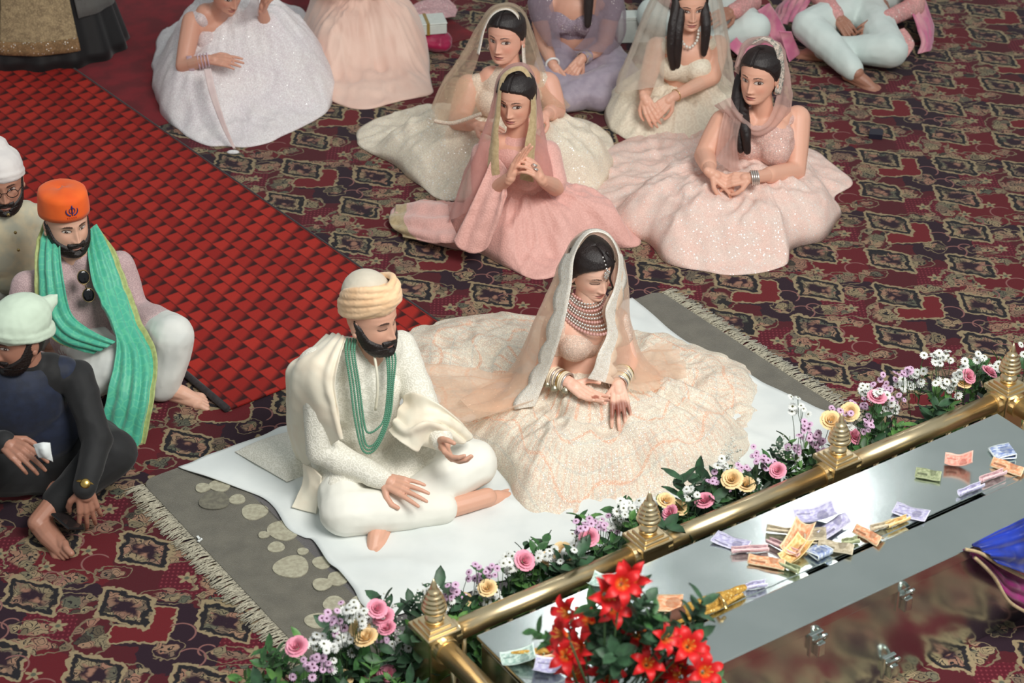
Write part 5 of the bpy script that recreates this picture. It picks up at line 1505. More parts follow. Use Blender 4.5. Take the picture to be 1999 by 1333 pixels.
V_ = sheet3((((862, 240, 8.62), (900, 190, 8.70), (930, 120, 8.76), (944, 60, 8.80), (962, 28, 8.81), (990, 18, 8.82), (1012, 35, 8.83), (1020, 75, 8.83), (1022, 120, 8.82), (1030, 170, 8.80), (1050, 215, 8.72)),
             ((845, 215, 8.72), (862, 170, 8.80), (905, 105, 8.86), (935, 50, 8.89), (958, 16, 8.90), (990, 6, 8.91), (1022, 22, 8.92), (1040, 70, 8.92), (1055, 120, 8.92), (1075, 165, 8.92), (1110, 210, 8.84)),
             ((850, 205, 8.92), (868, 165, 8.98), (912, 110, 9.0), (942, 60, 8.99), (964, 25, 8.98), (990, 14, 8.98), (1015, 30, 8.99), (1032, 75, 9.0), (1048, 125, 9.02), (1068, 165, 9.04), (1095, 205, 9.04))))
loft('veil', V_, beige_s, P.e, 90, 24, .006, 10, 0, 5., waves=.008, wn=3)
n = 120; t = np.linspace(.22, .86, n); e0 = crom(V_[0], t); e1 = crom(V_[1], t); vs = []; fs = []
for i in range(n):
    d = unit(e1[i] - e0[i])
    for k in range(4): vs.append(e0[i] + d * .024 * (k / 3 - .2) + A(0, -.006, .004))
for i in range(n - 1):
    for k in range(3): fs.append((i * 4 + k, (i + 1) * 4 + k, (i + 1) * 4 + k + 1, i * 4 + k + 1))
o = mk('veil_border', vs, fs, pearl); m = o.modifiers.new('t', 'SOLIDIFY'); m.thickness = .004; adopt(o, P.e)
loft('sleeve_drape', sheet3((((868, 165, 8.80), (890, 150, 8.78), (930, 160, 8.72)), ((850, 205, 8.70), (885, 200, 8.66), (935, 205, 8.62)), ((848, 232, 8.62), (885, 236, 8.60), (940, 224, 8.60)))), beige_s, P.e, 24, 20, .006, 12, 0, 2.)
mb = MB(); mb.tube(crom([W(848, 236, Y=8.60), W(885, 240, Y=8.58), W(940, 222, Y=8.58)], np.linspace(0, 1, 24)), .010, 8); mb.build('veil_hem', beige_b, P.e)
mb = MB(); mb.lathe(h.to((.080, -.005, -.085)), [(.002, 0), (.016, .008), (.007, .022), (.009, .03), (.003, .038)], 12); mb.build('earring', silver, P.e)

# --- woman in lavender
lav = cloth('lavender_silk', (164, 152, 166), (150, 138, 154), 20, .6, .0006, .3); lav_s = sheer('lavender_veil', (166, 152, 166), .60, .05, 40)
lav_b = sequin('lavender_blouse', (160, 146, 160), (150, 130, 140), 220, .4)
hips = A(.34, 9.86, .15)
P, h = woman('woman in lavender-grey suit with clasped hands, her face above the frame', (216, 164, 142), W(1130, 190, h=0), A(-.15, -.98, 0),
    W(1130, -25, Y=9.80), W(1122, 30, Y=9.78), hips, W(1052, 5, Y=9.76), W(1195, 5, Y=9.82),
    (W(1062, 85, Y=9.70), W(1080, 128, Y=9.52), W(1096, 158, Y=9.46), A(-.5, -.5, .6), 1, (.5, .5, .5, .5)),
    (W(1180, 90, Y=9.72), W(1135, 115, Y=9.54), W(1108, 155, Y=9.46), A(.5, -.5, .6), -1, (.5, .5, .5, .5)),
    (W(1128, -85, Y=9.78), A(-.2, -.95, -.1)), lav_b, .3, (W(1060, 165, h=.1), W(1210, 165, h=.1)))
waist(P, hips, lav)
mb = MB(); kR, kL = W(1072, 160, h=.10), W(1212, 150, h=.12)
mb.chain([hips - A(.09, 0, .02), kR, W(1170, 190, h=.07)], [.115, .09, .07]); mb.chain([hips + A(.09, 0, -.02), kL, W(1110, 192, h=.07)], [.115, .095, .075])
mb.ell(lerp(hips, (kR + kL) / 2, .6) + A(0, 0, -.03), (.17, .2, .08), P.R); garment('trousers', mb, lav, P.e, .010, 5, .010, 8, (1, 1, 1), 2.)
loft('veil', sheet3((((1108, -120, 9.66), (1088, -60, 9.66), (1078, 0, 9.64), (1090, 50, 9.60), (1096, 95, 9.56)), ((1085, -125, 9.74), (1050, -50, 9.74), (1034, 0, 9.70), (1046, 50, 9.66), (1070, 90, 9.60)), ((1090, -110, 9.86), (1055, -50, 9.90), (1036, 10, 9.88), (1048, 60, 9.86), (1080, 95, 9.8)))), lav_s, P.e, 30, 20, .006, 10, 0, 1.)
loft('veil', sheet3((((1150, -120, 9.68), (1170, -60, 9.68), (1165, 0, 9.65), (1150, 60, 9.60), (1120, 96, 9.54)), ((1170, -125, 9.76), (1205, -50, 9.78), (1215, 0, 9.76), (1218, 60, 9.70), (1190, 105, 9.62)), ((1165, -110, 9.88), (1200, -50, 9.92), (1212, 10, 9.92), (1215, 70, 9.90), (1190, 110, 9.86)))), lav_s, P.e, 30, 20, .006, 10, 0, 4.)
locks(P, [[W(1150, -80, Y=9.70), W(1150, -20, Y=9.66), W(1147, 48, Y=9.62)]], .03)
for k_ in range(7): bangle(lerp(W(1135, 115, Y=9.54), W(1180, 90, Y=9.72), .04 + .035 * k_), W(1135, 115, Y=9.54) - W(1180, 90, Y=9.72), .032, .0035, cloth('mauve_bangle', (140, 128, 158), (170, 150, 130), 60, .4), P.e)
bangle(lerp(W(1080, 128, Y=9.52), W(1062, 85, Y=9.70), .08), W(1080, 128, Y=9.52) - W(1062, 85, Y=9.70), .033, .006, plain('white_band', (224, 224, 224), .4), P.e)

# --- woman in cream with long dark hair
cream_w = cloth('cream_silk_suit', (232, 222, 202), (222, 210, 190), 30, .6, .0008, .3, 'brocade'); cream_s = sheer('cream_veil', (226, 218, 204), .52, .06, 40)
hips = A(.80, 9.46, .15)
P, h = woman('woman in cream with long dark hair and pearl necklace behind the blush skirt', (230, 178, 154), W(1330, 230, h=0), A(-.10, -.99, 0),
    W(1345, 72, Y=9.38), W(1338, 118, Y=9.36), hips, W(1282, 92, Y=9.34), W(1402, 88, Y=9.40),
    (W(1262, 165, Y=9.28), W(1258, 190, Y=9.10), W(1272, 222, Y=9.04), A(-.4, -.5, .7), 1, (.45, .45, .45, .45)),
    (W(1392, 150, Y=9.28), W(1312, 190, Y=9.10), W(1276, 222, Y=9.03), A(.4, -.5, .7), -1, (.4, .4, .4, .4)),
    (W(1347, 8, Y=9.36), A(.10, -.98, -.10)), cream_w, .10, (W(1230, 225, h=.1), W(1400, 220, h=.1)), lip=(164, 88, 86), scale=1.04)
waist(P, hips, cream_w)
skirt('skirt', [(1178, 222), (1200, 190), (1260, 170), (1340, 165), (1420, 180), (1450, 215), (1440, 260), (1380, 275), (1300, 280), (1230, 275), (1190, 252)], (1320, 220),
      [((.80, 9.46), W(1225, 222, h=0)[:2], .15, .06, .22), ((.80, 9.46), W(1405, 222, h=0)[:2], .15, .06, .22), (W(1240, 240, h=0)[:2], W(1390, 240, h=0)[:2], .10, .05, .2)], cream_w, P.e, 34, 180, .03, .035, 9, 12., .03, .015)
locks(P, [[W(1322, 0, Y=9.32), W(1314, 50, Y=9.27), W(1310, 95, Y=9.24), W(1314, 132, Y=9.24)], [W(1330, 20, Y=9.30), W(1324, 60, Y=9.26), W(1322, 100, Y=9.24), W(1322, 128, Y=9.24)], [W(1374, 10, Y=9.32), W(1378, 55, Y=9.27), W(1374, 105, Y=9.25)]], .026)
beads([neck_ for neck_ in crom([W(1326, 62, Y=9.28), W(1332, 82, Y=9.25), W(1346, 93, Y=9.24), W(1360, 80, Y=9.26), W(1364, 60, Y=9.29)], np.linspace(0, 1, 30))], .008, plain('pearl', (226, 220, 210), .25), P.e, 'pearl_necklace', 1.9)
loft('veil', sheet3((((1322, -55, 9.30), (1308, 0, 9.28), (1300, 60, 9.24), (1298, 120, 9.18), (1296, 168, 9.10)), ((1300, -60, 9.40), (1262, 20, 9.36), (1235, 90, 9.30), (1215, 140, 9.22), (1205, 180, 9.14)), ((1310, -50, 9.50), (1268, 30, 9.52), (1240, 100, 9.50), (1220, 150, 9.44), (1212, 182, 9.40)))), cream_s, P.e, 40, 22, .006, 10, 0, 2., waves=.006)
loft('veil', sheet3((((1372, -55, 9.31), (1385, 0, 9.29), (1392, 60, 9.25), (1402, 120, 9.20), (1412, 165, 9.16)), ((1392, -60, 9.41), (1408, 0, 9.38), (1418, 60, 9.34), (1428, 130, 9.28), (1436, 170, 9.24)), ((1386, -50, 9.5), (1404, 10, 9.5), (1414, 70, 9.5), (1424, 130, 9.46), (1432, 170, 9.42)))), cream_s, P.e, 40, 22, .006, 10, 0, 5., waves=.006)
loft('veil', sheet3((((1322, -55, 9.30), (1347, -78, 9.31), (1372, -55, 9.31)), ((1300, -60, 9.40), (1347, -92, 9.42), (1392, -60, 9.41)), ((1310, -50, 9.50), (1347, -75, 9.52), (1386, -50, 9.5)))), cream_s, P.e, 24, 16, .003, 10, 0, 7.)
bangle(lerp(W(1312, 190, Y=9.10), W(1392, 150, Y=9.28), .1), W(1392, 150, Y=9.28) - W(1312, 190, Y=9.10), .030, .002, gold, P.e)

# --- woman in white lehenga leaning over, top left
wht = sequin('white_sequin', (238, 230, 230), (230, 220, 224), 240, .16, .65, 8, (255, 255, 250)); wht_b = sequin('white_blouse', (222, 206, 204), (212, 196, 198), 200, .2)
hips = A(-1.52, 9.86, .16)
P, h = woman('woman in white glittering skirt bending forward, bangles on her arm, top left', (210, 156, 134), W(450, 210, h=0), A(.45, -.89, 0),
    W(425, 8, Y=9.62), W(420, 62, Y=9.66), hips, W(375, 42, Y=9.58), W(470, 35, Y=9.72),
    (W(358, 128, Y=9.42), W(408, 116, Y=9.34), W(492, 122, Y=9.28), A(.1, -.5, .85), -1, (.15, .15, .15, .15)),
    (W(520, 60, Y=9.66), W(512, 20, Y=9.56), W(520, -6, Y=9.52), A(0, -.5, .8), -1, (.3, .3, .3, .3)),
    (W(442, -22, Y=9.52), A(.55, -.75, -.45)), wht_b, .02, (W(380, 190, h=.1), W(560, 150, h=.1)))
skirt('skirt', [(298, 165), (300, 110), (320, 60), (400, 20), (500, 0), (590, 20), (635, 90), (655, 175), (640, 215), (590, 250), (530, 276), (470, 288), (400, 282), (340, 250), (312, 215)],
      (470, 150), [((-1.52, 9.86), W(385, 195, h=0)[:2], (.26, .24), .10, .42), ((-1.52, 9.86), W(560, 165, h=0)[:2], (.28, .30), .12, .42), (-1.35, 9.75, .30, .15, .5)], wht, P.e, 44, 240, .04, .022, 13, 15., .05, .015)
for k_ in range(8): bangle(lerp(W(408, 116, Y=9.34), W(358, 128, Y=9.42), .05 + .12 * k_ if k_ < 4 else .45 + .05 * k_), A(1, .25, .1), .033 + .001 * k_, .0035, cloth('pink_bangle', (214, 188, 196), (190, 160, 176), 60, .4), P.e)
loft('veil', sheet3((((395, -60, 9.62), (430, -75, 9.50), (470, -60, 9.44), (490, -10, 9.42), (470, 32, 9.42)), ((360, -40, 9.72), (420, -85, 9.60), (480, -70, 9.52), (505, -10, 9.50), (495, 30, 9.48)), ((325, 0, 9.86), (400, -60, 9.76), (460, -60, 9.70), (500, 0, 9.66), (510, 35, 9.62)))), sheer('white_veil', (214, 208, 212), .6, .12, 30), P.e, 40, 22, .006, 10, 0, 3.)
loft('sash', sheet3((((398, 135, 9.22), (408, 180, 9.12), (430, 240, 9.0), (455, 290, 8.93)), ((412, 134, 9.22), (422, 180, 9.11), (440, 240, 8.99), (460, 290, 8.93)))), cloth('blush_ribbon', (228, 206, 202), (218, 194, 192), 20, .6), P.e, 24, 6, .003, 14, .004)
mb = MB(); mb.ell(W(455, 297, h=.012), (.03, .014, .010)); mb.build('sash_tassel', cloth('white_tassel', (226, 224, 224), (210, 208, 208), 90, .8), P.e)

# --- woman in peach, top
pch = cloth('peach_organza', (234, 200, 184), (228, 190, 174), 6, .6, .0003, .35)
hips = A(-.86, 10.35, .16)
P, h = woman('woman in plain peach organza skirt beside the white one, face above the frame', (210, 156, 134), W(720, 130, h=0), A(.2, -.97, 0),
    W(690, -115, Y=10.26), W(690, -62, Y=10.26), hips, W(640, -85, Y=10.2), W(745, -88, Y=10.3),
    (W(610, -20, Y=10.12), W(640, -30, Y=10.05), W(680, -28, Y=10.0), UP, 1, (.3, .3, .3, .3)), (W(770, -20, Y=10.2), W(750, -32, Y=10.08), W(715, -28, Y=10.0), UP, -1, (.3, .3, .3, .3)),
    (W(692, -165, Y=10.24), A(.3, -.94, -.1)), pch, .5, (W(640, 120, h=.1), W(790, 110, h=.1)))
skirt('skirt', [(600, 120), (585, 60), (620, 0), (700, -30), (780, -10), (825, 60), (842, 160), (838, 185), (780, 200), (720, 213), (660, 205), (625, 180)], (710, 100),
      [((-.86, 10.35), W(650, 120, h=0)[:2], (.28, .24), .1, .36), ((-.86, 10.35), W(775, 105, h=0)[:2], (.30, .28), .1, .36), (-.84, 10.3, .3, .15, .4)], pch, P.e, 40, 220, .04, .035, 9, 18., .05, .015)
flat('overskirt', (((800, 10, .12), (860, -10, .10), (890, 12, .06)), ((810, 20, .12), (860, 10, .10), (893, 20, .05)), ((815, 30, .12), (860, 35, .09), (888, 34, .05))), sequin('mauve_sequin', (206, 168, 170), (196, 156, 160), 120, .2), P.e, .005, 2, 1., 20, 16, .004)

# --- standing woman in black and gold, top left corner
st = Person(W(110, 130, h=0), 'woman standing in black skirt with gold brocade front panel, top left corner', (180, 130, 108))
bk_ = cloth('black_silk', (14, 14, 16), (10, 10, 12), 10, .6, .0003, .1); gbk = sequin('gold_brocade', (172, 152, 118), (138, 120, 94), 160, .12, .6, 30, (220, 196, 150))
c0 = W(95, 92, h=0); sfw = A(.2, -.98, 0); SR = frame(sfw)
def cone(name, mat, a0, a1, z0, z1, off, rows=16, na=60, rx=(.42, .17), ry=(.34, .13), amp=.016, par=st.e):
    vs = []; fs = []
    for i in range(rows):
        t_ = i / (rows - 1); z = z0 + (z1 - z0) * t_; kx = rx[0] + (rx[1] - rx[0]) * z / 1.0; ky = ry[0] + (ry[1] - ry[0]) * z / 1.0
        for j in range(na):
            a = a0 + (a1 - a0) * j / (na - 1)
            w_ = off + amp * math.sin(a * 14 + z) * (1 - z * .7)
            vs.append(c0 + SR[:, 0] * (kx + w_) * math.sin(a) + SR[:, 1] * (ky + w_) * math.cos(a) + A(0, 0, z))
    for i in range(rows - 1):
        for j in range(na - 1): fs.append((i * na + j, i * na + j + 1, (i + 1) * na + j + 1, (i + 1) * na + j))
    o = mk(name, vs, fs, mat); m = o.modifiers.new('t', 'SOLIDIFY'); m.thickness = .005; m.offset = 0; adopt(o, par); return o
cone('skirt', bk_, -math.pi, math.pi, .005, 1.0, 0., 20, 120)
cone('front_panel', gbk, -.42, .62, .13, 1.0, .022, 20, 40, amp=.004)
cone('panel_border', sequin('gold_border_sequin', (150, 118, 84), (124, 98, 70), 150, .35), -.42, .62, .10, .17, .026, 4, 40, amp=.004)
cone('side_panel', sheer('grey_net', (150, 148, 144), .55, .05), -1.6, -.50, .26, 1.0, .024, 16, 30, amp=.006)
cone('side_panel', sheer('grey_net', (150, 148, 144), .55, .05), .75, 1.8, .30, 1.0, .026, 16, 30, amp=.006)
cone('panel_border', sequin('gold_border_sequin', (150, 118, 84), (124, 98, 70), 150, .35), .85, 1.4, .36, .42, .03, 4, 20, amp=.004)
hp = c0 + A(0, 0, .98); ch = c0 + A(0, 0, 1.24); nk = c0 + A(0, 0, 1.42); s1 = ch + SR[:, 0] * -.17 + A(0, 0, .13); s2 = ch + SR[:, 0] * .17 + A(0, 0, .13)
e1_, e2_ = s1 + A(-.06, -.02, -.28), s2 + A(.06, -.02, -.28); w1_, w2_ = e1_ + A(.0, -.10, -.22), e2_ + A(0, -.10, -.22)
mb = MB(); torso(mb, hp, ch, nk - A(0, 0, .04), s2, s1, sfw, .9); mb.chain([s1, e1_], [.055, .05]); mb.chain([s2, e2_], [.055, .05]); garment('blouse', mb, gbk, st.e, .010, 5, .004, 10)
for s_, e_, w_, sd in ((s1, e1_, w1_, 1), (s2, e2_, w2_, -1)): hand(st.fine, w_, A(0, -.2, -1), A(sd * -.9, -.3, 0), sd); st.fine.cap(lerp(e_, w_, .5), w_, .032, .025); st.coarse.chain([s_, e_, lerp(e_, w_, .7)], [.045, .038, .03])
st.coarse.cap(nk - A(0, 0, .06), nk + A(0, 0, .08), .05, .046)
for sd in (-1, 1):
    foot(st.fine, c0 + SR[:, 0] * .09 * sd + A(0, 0, .06), sfw, A(0, 0, 1)); st.coarse.chain([hp, c0 + SR[:, 0] * .1 * sd + A(0, 0, .5), c0 + SR[:, 0] * .09 * sd + A(0, 0, .06)], [.09, .055, .034])
st.bones(hp, ch, nk); hh = st.mkhead(nk + A(0, -.01, .17), A(.4, -.9, -.15)); st.finish(); hh.hair(st.e, .013)
# ------------------------------------------------------------------ men at the top right
def seated_man(label, base, skin, f, hips, chest, neck, shR, shL, armR, armL, legR, legL, head, top, bottom, seed=0., feet=True):
    P = Person(base, label, skin, 'm'); R = frame(f); P.R = R
    mb = MB(); torso(mb, hips, chest, neck - A(0, 0, .03), shL, shR, f, 1.03)
    for sh, a in ((shR, armR), (shL, armL)): mb.chain([sh, a[0], a[1]], [.064, .055, .042])
    mb.cap(neck - A(0, 0, .05), neck, .06, .057); garment('tunic', mb, top, P.e, .010, 6, .007, 8, (1, 1, 1), seed)
    mb = MB(); mb.ell(hips, (.18, .15, .11), R)
    for k, (kn, an, toe) in ((-1, legR), (1, legL)): mb.chain([hips + R[:, 0] * .09 * k, kn, lerp(kn, an, .92)], [.115, .092, .062])
    garment('trousers', mb, bottom, P.e, .010, 6, .007, 7, (1, 1, 1), seed + 3)
    for sh, a in ((shR, armR), (shL, armL)): hand(P.fine, a[1], a[2] - a[1], a[3], a[4], a[5], .06, (.5, .6), 1.02)
    for kn, an, toe in (legR, legL):
        P.fine.cap(lerp(kn, an, .8), an, .044, .038); foot(P.fine, an, toe - an, A(0, -.3, 1), 1.0)
    P.coarse.cap(neck - A(0, 0, .07), head[0] - A(0, 0, .07), .057, .053)
    P.bones(hips, chest, neck, ((shR, armR[0], armR[1]), (shL, armL[0], armL[1])), ((hips, legR[0], legR[1]), (hips, legL[0], legL[1])))
    h = P.mkhead(*head, scale=1.03); P.finish(); h.hair(P.e, .01, part=False); h.beard(P.e)
    return P, h
jk = sequin('pink_jacket', (214, 150, 148), (206, 160, 156), 120, .14, .7, 14, (255, 244, 236), None, 60.)
pw = cloth('pale_blue_white', (210, 220, 216), (200, 212, 208), 6, .75, .0003, .1)
shawl_m = cloth('magenta_print', (196, 104, 140), (214, 150, 160), 9, .6, .0004, .3)
hips = A(1.98, 10.62, .14)
P, h = seated_man('man in pink jacket and white trousers seated cross-legged, barefoot, top right', W(1690, 90, h=0), (160, 114, 94), A(-.15, -.98, 0), hips,
    W(1700, -70, Y=10.5), W(1700, -130, Y=10.5), W(1620, -95, Y=10.46), W(1785, -95, Y=10.5),
    (W(1600, -10, Y=10.32), W(1632, 30, Y=10.14), W(1660, 62, Y=10.04), A(-.2, -.6, .7), 1, (.5, .5, .5, .5)),
    (W(1785, 15, Y=10.36), W(1722, 40, Y=10.12), W(1672, 66, Y=10.02), A(.2, -.6, .7), -1, (.45, .45, .45, .45)),
    (W(1580, 52, h=.17), W(1672, 142, h=.07), W(1745, 178, h=.02)), (W(1738, 98, h=.13), W(1600, 96, h=.07), W(1545, 90, h=.05)),
    (W(1698, -200, Y=10.46), A(-.2, -.97, -.1)), jk, pw, 2.)
loft('shawl', sheet3((((1760, -10, 10.40), (1780, 30, 10.25), (1800, 80, 10.1), (1795, 104, 10.0)), ((1790, -20, 10.5), (1808, 20, 10.4), (1818, 60, 10.3), (1812, 100, 10.12)), ((1790, -10, 10.62), (1812, 30, 10.60), (1816, 70, 10.5), (1815, 95, 10.4)))), shawl_m, P.e, 24, 20, .01, 9, .004, 2., waves=.01)
loft('shawl', sheet3((((1600, -30, 10.36), (1575, 10, 10.3), (1560, 40, 10.2)), ((1570, -30, 10.45), (1540, 10, 10.4), (1520, 50, 10.3)), ((1560, -20, 10.6), (1515, 20, 10.5), (1500, 70, 10.35)))), shawl_m, P.e, 24, 20, .01, 9, .004, 5., waves=.01)
loft('jacket_tail', sheet3((((1745, 60, 10.0), (1760, 90, 9.94), (1755, 118, 9.86)), ((1765, 55, 10.05), (1785, 85, 9.98), (1770, 112, 9.9)))), jk, P.e, 16, 8, .004, 12, .004)
loft('shawl_end', [[W(x, y, h=z) for x, y, z in r] for r in (((1520, 60, .16), (1530, 90, .08), (1540, 122, .02)), ((1545, 62, .16), (1555, 88, .07), (1562, 105, .02)))], shawl_m, P.e, 16, 10, .008, 12, .004)
hips = A(1.12, 10.55, .14)
P, h = seated_man('man in white trousers half hidden behind the long-haired woman, top', W(1370, 90, h=0), (160, 114, 94), A(.05, -.99, 0), hips,
    W(1385, -60, Y=10.44), W(1385, -120, Y=10.44), W(1305, -85, Y=10.4), W(1465, -85, Y=10.44),
    (W(1300, -10, Y=10.26), W(1340, 10, Y=10.1), W(1372, 25, Y=10.0), A(-.2, -.6, .7), 1, (.5, .5, .5, .5)),
    (W(1468, 5, Y=10.3), W(1432, 22, Y=10.08), W(1405, 30, Y=9.98), A(.2, -.6, .7), -1, (.45, .45, .45, .45)),
    (W(1275, 30, h=.16), W(1400, 92, h=.06), W(1430, 100, h=.03)), (W(1470, 55, h=.15), W(1350, 85, h=.06), W(1300, 90, h=.03)),
    (W(1385, -190, Y=10.4), A(.05, -.98, -.1)), jk, pw, 6.)
loft('shawl', [[W(x, y, h=z) for x, y, z in r] for r in (((1478, 20, .25), (1500, 60, .12), (1520, 110, .02)), ((1500, 10, .25), (1525, 50, .12), (1548, 98, .02)), ((1420, 90, .10), (1445, 110, .05), (1470, 125, .02)))], shawl_m, P.e, 24, 18, .01, 9, .004, 8.)

# ------------------------------------------------------------------ parcels
def giftbox(px, py, half, rot, name, label, cat, mat, ribbon=None, hz=0.):
    c = W(px, py, h=hz + half[2]); R = np.array([[math.cos(rot), -math.sin(rot), 0], [math.sin(rot), math.cos(rot), 0], [0, 0, 1]])
    e = empty(name, c - A(0, 0, half[2]), label, cat)
    mb = MB(); mb.box(c - A(0, 0, half[2] * .15), (half[0], half[1], half[2] * .85), R); o = mb.build('box_base', mat, e, smooth=False); bv = o.modifiers.new('b', 'BEVEL'); bv.width = .004
    mb = MB(); mb.box(c + A(0, 0, half[2] * .85), (half[0] * 1.03, half[1] * 1.03, half[2] * .15), R); o = mb.build('box_lid', mat, e, smooth=False); bv = o.modifiers.new('b', 'BEVEL'); bv.width = .003
    if ribbon:
        mb = MB(); mb.box(c + A(0, 0, .002), (.008, half[1] * 1.05, half[2] * 1.02), R); mb.build('ribbon', ribbon, e, smooth=False)
giftbox(832, 48, (.10, .07, .032), .2, 'gift_box', 'white gift box with a gold ribbon beside the peach skirt', 'box', plain('white_card', (206, 212, 206), .6), plain('gold_ribbon', (150, 124, 60), .4), .10)
mb = MB(); c = W(848, 78, h=.05); mb.ell(c, (.09, .08, .055)); mb.ell(c + A(.03, -.02, -.01), (.06, .07, .04)); v, f, n = remesh(mb, .008, 3); v = wrinkle(v, n, .012, 14)
v[:, 2] = np.maximum(v[:, 2], .006)
tag(mk('fabric_bag', v, f, cloth('magenta_satin', (160, 16, 70), (130, 10, 56), 12, .45, .0004, .3)), 'crumpled magenta satin bag under the gift box', 'bag')
giftbox(1236, 52, (.085, .05, .075), .05, 'white_box', 'plain white box standing between the lavender and cream women', 'box', plain('white_card', (206, 212, 206), .6))

# ------------------------------------------------------------------ flowers along the railing
def WP(px, py, d):
    """point on the upright plane parallel to the railing, d metres towards the carpet"""
    o = A(0, 0, CAM_H); t = W(px, py, h=0) - o
    q = P0 - RNN * d
    return o + t * (((q - o) @ RNN) / (t @ RNN))
leaf_m = []
for i, (a, b) in enumerate((((62, 108, 54), (44, 82, 42)), ((92, 140, 66), (66, 112, 52)), ((54, 92, 60), (40, 70, 46)))): leaf_m.append(cloth('leaf_green_%d' % i, a, b, 40, .5, .0003, .1))
stem_m = plain('stem_green', (52, 78, 42), .6)
def pet(nu, nv, fn): 
    v = [fn(i / (nu - 1), j / (nv - 1) * 2 - 1) for i in range(nu) for j in range(nv)]
    f = [(i * nv + j, (i + 1) * nv + j, (i + 1) * nv + j + 1, i * nv + j + 1) for i in range(nu - 1) for j in range(nv - 1)]
    return np.array(v), f
def daisy_mesh(name, pc, cc, n=13, r=.017):
    mb = MB()
    for k in range(n):
        a = 2 * math.pi * k / n; ca, sa = math.cos(a), math.sin(a)
        def fn(u, w):
            wd = .0038 * math.sin(math.pi * (.15 + .8 * u)) ; x = .003 + (r - .003) * u; z = .004 * u - .006 * u * u + (.001 * (k % 2)); y = wd * w
            return (x * ca - y * sa, x * sa + y * ca, z)
        mb.add(*pet(4, 3, fn))
    nf = len(mb.f); mb.ell((0, 0, .001), (.0046, .0046, .0028), None, 8, 6)
    o = mk(name, mb.V(), mb.f, pc); o.data.materials.append(cc)
    for i, p in enumerate(o.data.polygons):
        if i >= nf: p.material_index = 1
    me = o.data; bpy.data.objects.remove(o); return me
def rose_mesh(name, mat, r=.030):
    mb = MB()
    for ring, (n, rr_, h_, op) in enumerate(((3, .006, .026, .10), (4, .011, .027, .25), (5, .017, .026, .5), (6, .023, .023, .9), (6, .027, .018, 1.4))):
        for k in range(n):
            a0 = 2 * math.pi * (k + .37 * ring) / n
            def fn(u, w):
                a = a0 + w * (2.2 / n + .35) * math.sin(math.pi * (.2 + .6 * u)); q = rr_ * (.35 + .65 * math.sin(math.pi / 2 * u)) + op * .008 * u ** 3
                z = h_ * u * (1 - .10 * w * w) - op * .006 * u ** 4
                return (q * math.cos(a), q * math.sin(a), z)
            mb.add(*pet(6, 6, fn))
    v = mb.V() * (r / .030); o = mk(name, v, mb.f, mat); me = o.data; bpy.data.objects.remove(o); return me
def leaf_fn(L, wd, bend):
    return lambda u, w: (L * u, wd * w * math.sin(math.pi * min(1, .04 + .96 * u)) ** .8, bend * u * u * -1 + abs(w) * wd * .25)
def sprig_mesh(name, mat, n=7, L=.045, wd=.011, rs=None):
    mb = MB(); rnd = random.Random(n * 7 + int(L * 1000)); H_ = .12
    mb.tube([(0, 0, 0), (.004, .002, H_ * .5), (.0, .004, H_)], [.0018, .0015, .001], 5)
    for k in range(n):
        z = H_ * (.15 + .85 * k / n); a = k * 2.4 + rnd.uniform(-.3, .3); ca, sa = math.cos(a), math.sin(a); up = rnd.uniform(.3, .9)
        v, f = pet(5, 3, leaf_fn(L * rnd.uniform(.8, 1.2), wd, .01)); x, y, zz = v[:, 0], v[:, 1], v[:, 2]
        cu, su = math.cos(up), math.sin(up); X_ = x * cu - zz * su; Z_ = x * su + zz * cu
        mb.add(np.stack([X_ * ca - y * sa, X_ * sa + y * ca, Z_ + z], 1), f)
    o = mk(name, mb.V(), mb.f, mat); me = o.data; bpy.data.objects.remove(o); return me
def breath_mesh(name):
    mb = MB(); rnd = random.Random(4)
    for k in range(46):
        p = A(rnd.gauss(0, .016), rnd.gauss(0, .016), rnd.gauss(0, .014)); mb.ell(p, (.0026, .0026, .0026), None, 5, 4)
    o = mk(name, mb.V(), mb.f, plain('tiny_white', (214, 216, 206), .8)); me = o.data; bpy.data.objects.remove(o); return me
M_white = daisy_mesh('white_daisy', plain('petal_white', (226, 228, 224), .7), plain('eye_olive', (90, 88, 50), .8)); M_lil = daisy_mesh('lilac_daisy', plain('petal_lilac', (214, 178, 208), .7), plain('eye_plum', (92, 36, 70), .8), 12, .0155)
M_pink = rose_mesh('pink_rose', plain('petal_pink', (236, 156, 178), .6), .036); M_pch = rose_mesh('peach_rose', plain('petal_peach', (246, 214, 160), .6), .038)
SPR = [sprig_mesh('leaf_sprig', leaf_m[0], 9, .05, .013), sprig_mesh('leaf_sprig', leaf_m[1], 8, .04, .010), sprig_mesh('leaf_sprig', leaf_m[2], 10, .06, .015)]
M_br = breath_mesh('baby_breath')
def put(me, name, p, parent, up=(0, 0, 1), spin=0., k=1.0):
    o = bpy.data.objects.new(name, me); link(o, parent)
    q = Vector(up).normalized().to_track_quat('Z', 'Y').to_matrix().to_4x4() @ Matrix.Rotation(spin, 4, 'Z')
    o.matrix_local = Matrix.Translation(Vector(p) - parent.location) @ q @ Matrix.Scale(k, 4)
    return o
ARR = []
for x0, x1, px, py, lab in ((500, 842, 700, 1280, 'large bunch of daisies and pink roses at the near corner of the brass railing'), (842, 1262, 1050, 1130, 'row of white daisies and peach roses between the nearest two brass posts'),
                            (1262, 1640, 1450, 960, 'row of lilac daisies and greenery between the middle brass posts'), (1640, 2100, 1820, 800, 'tall white and lilac daisies between the farthest brass posts')):
    b = WP(px, py, .13); b[2] = 0
    ARR.append((x0, x1, empty('flower_arrangement', b, lab, 'flowers', 'flower arrangements along the railing')))
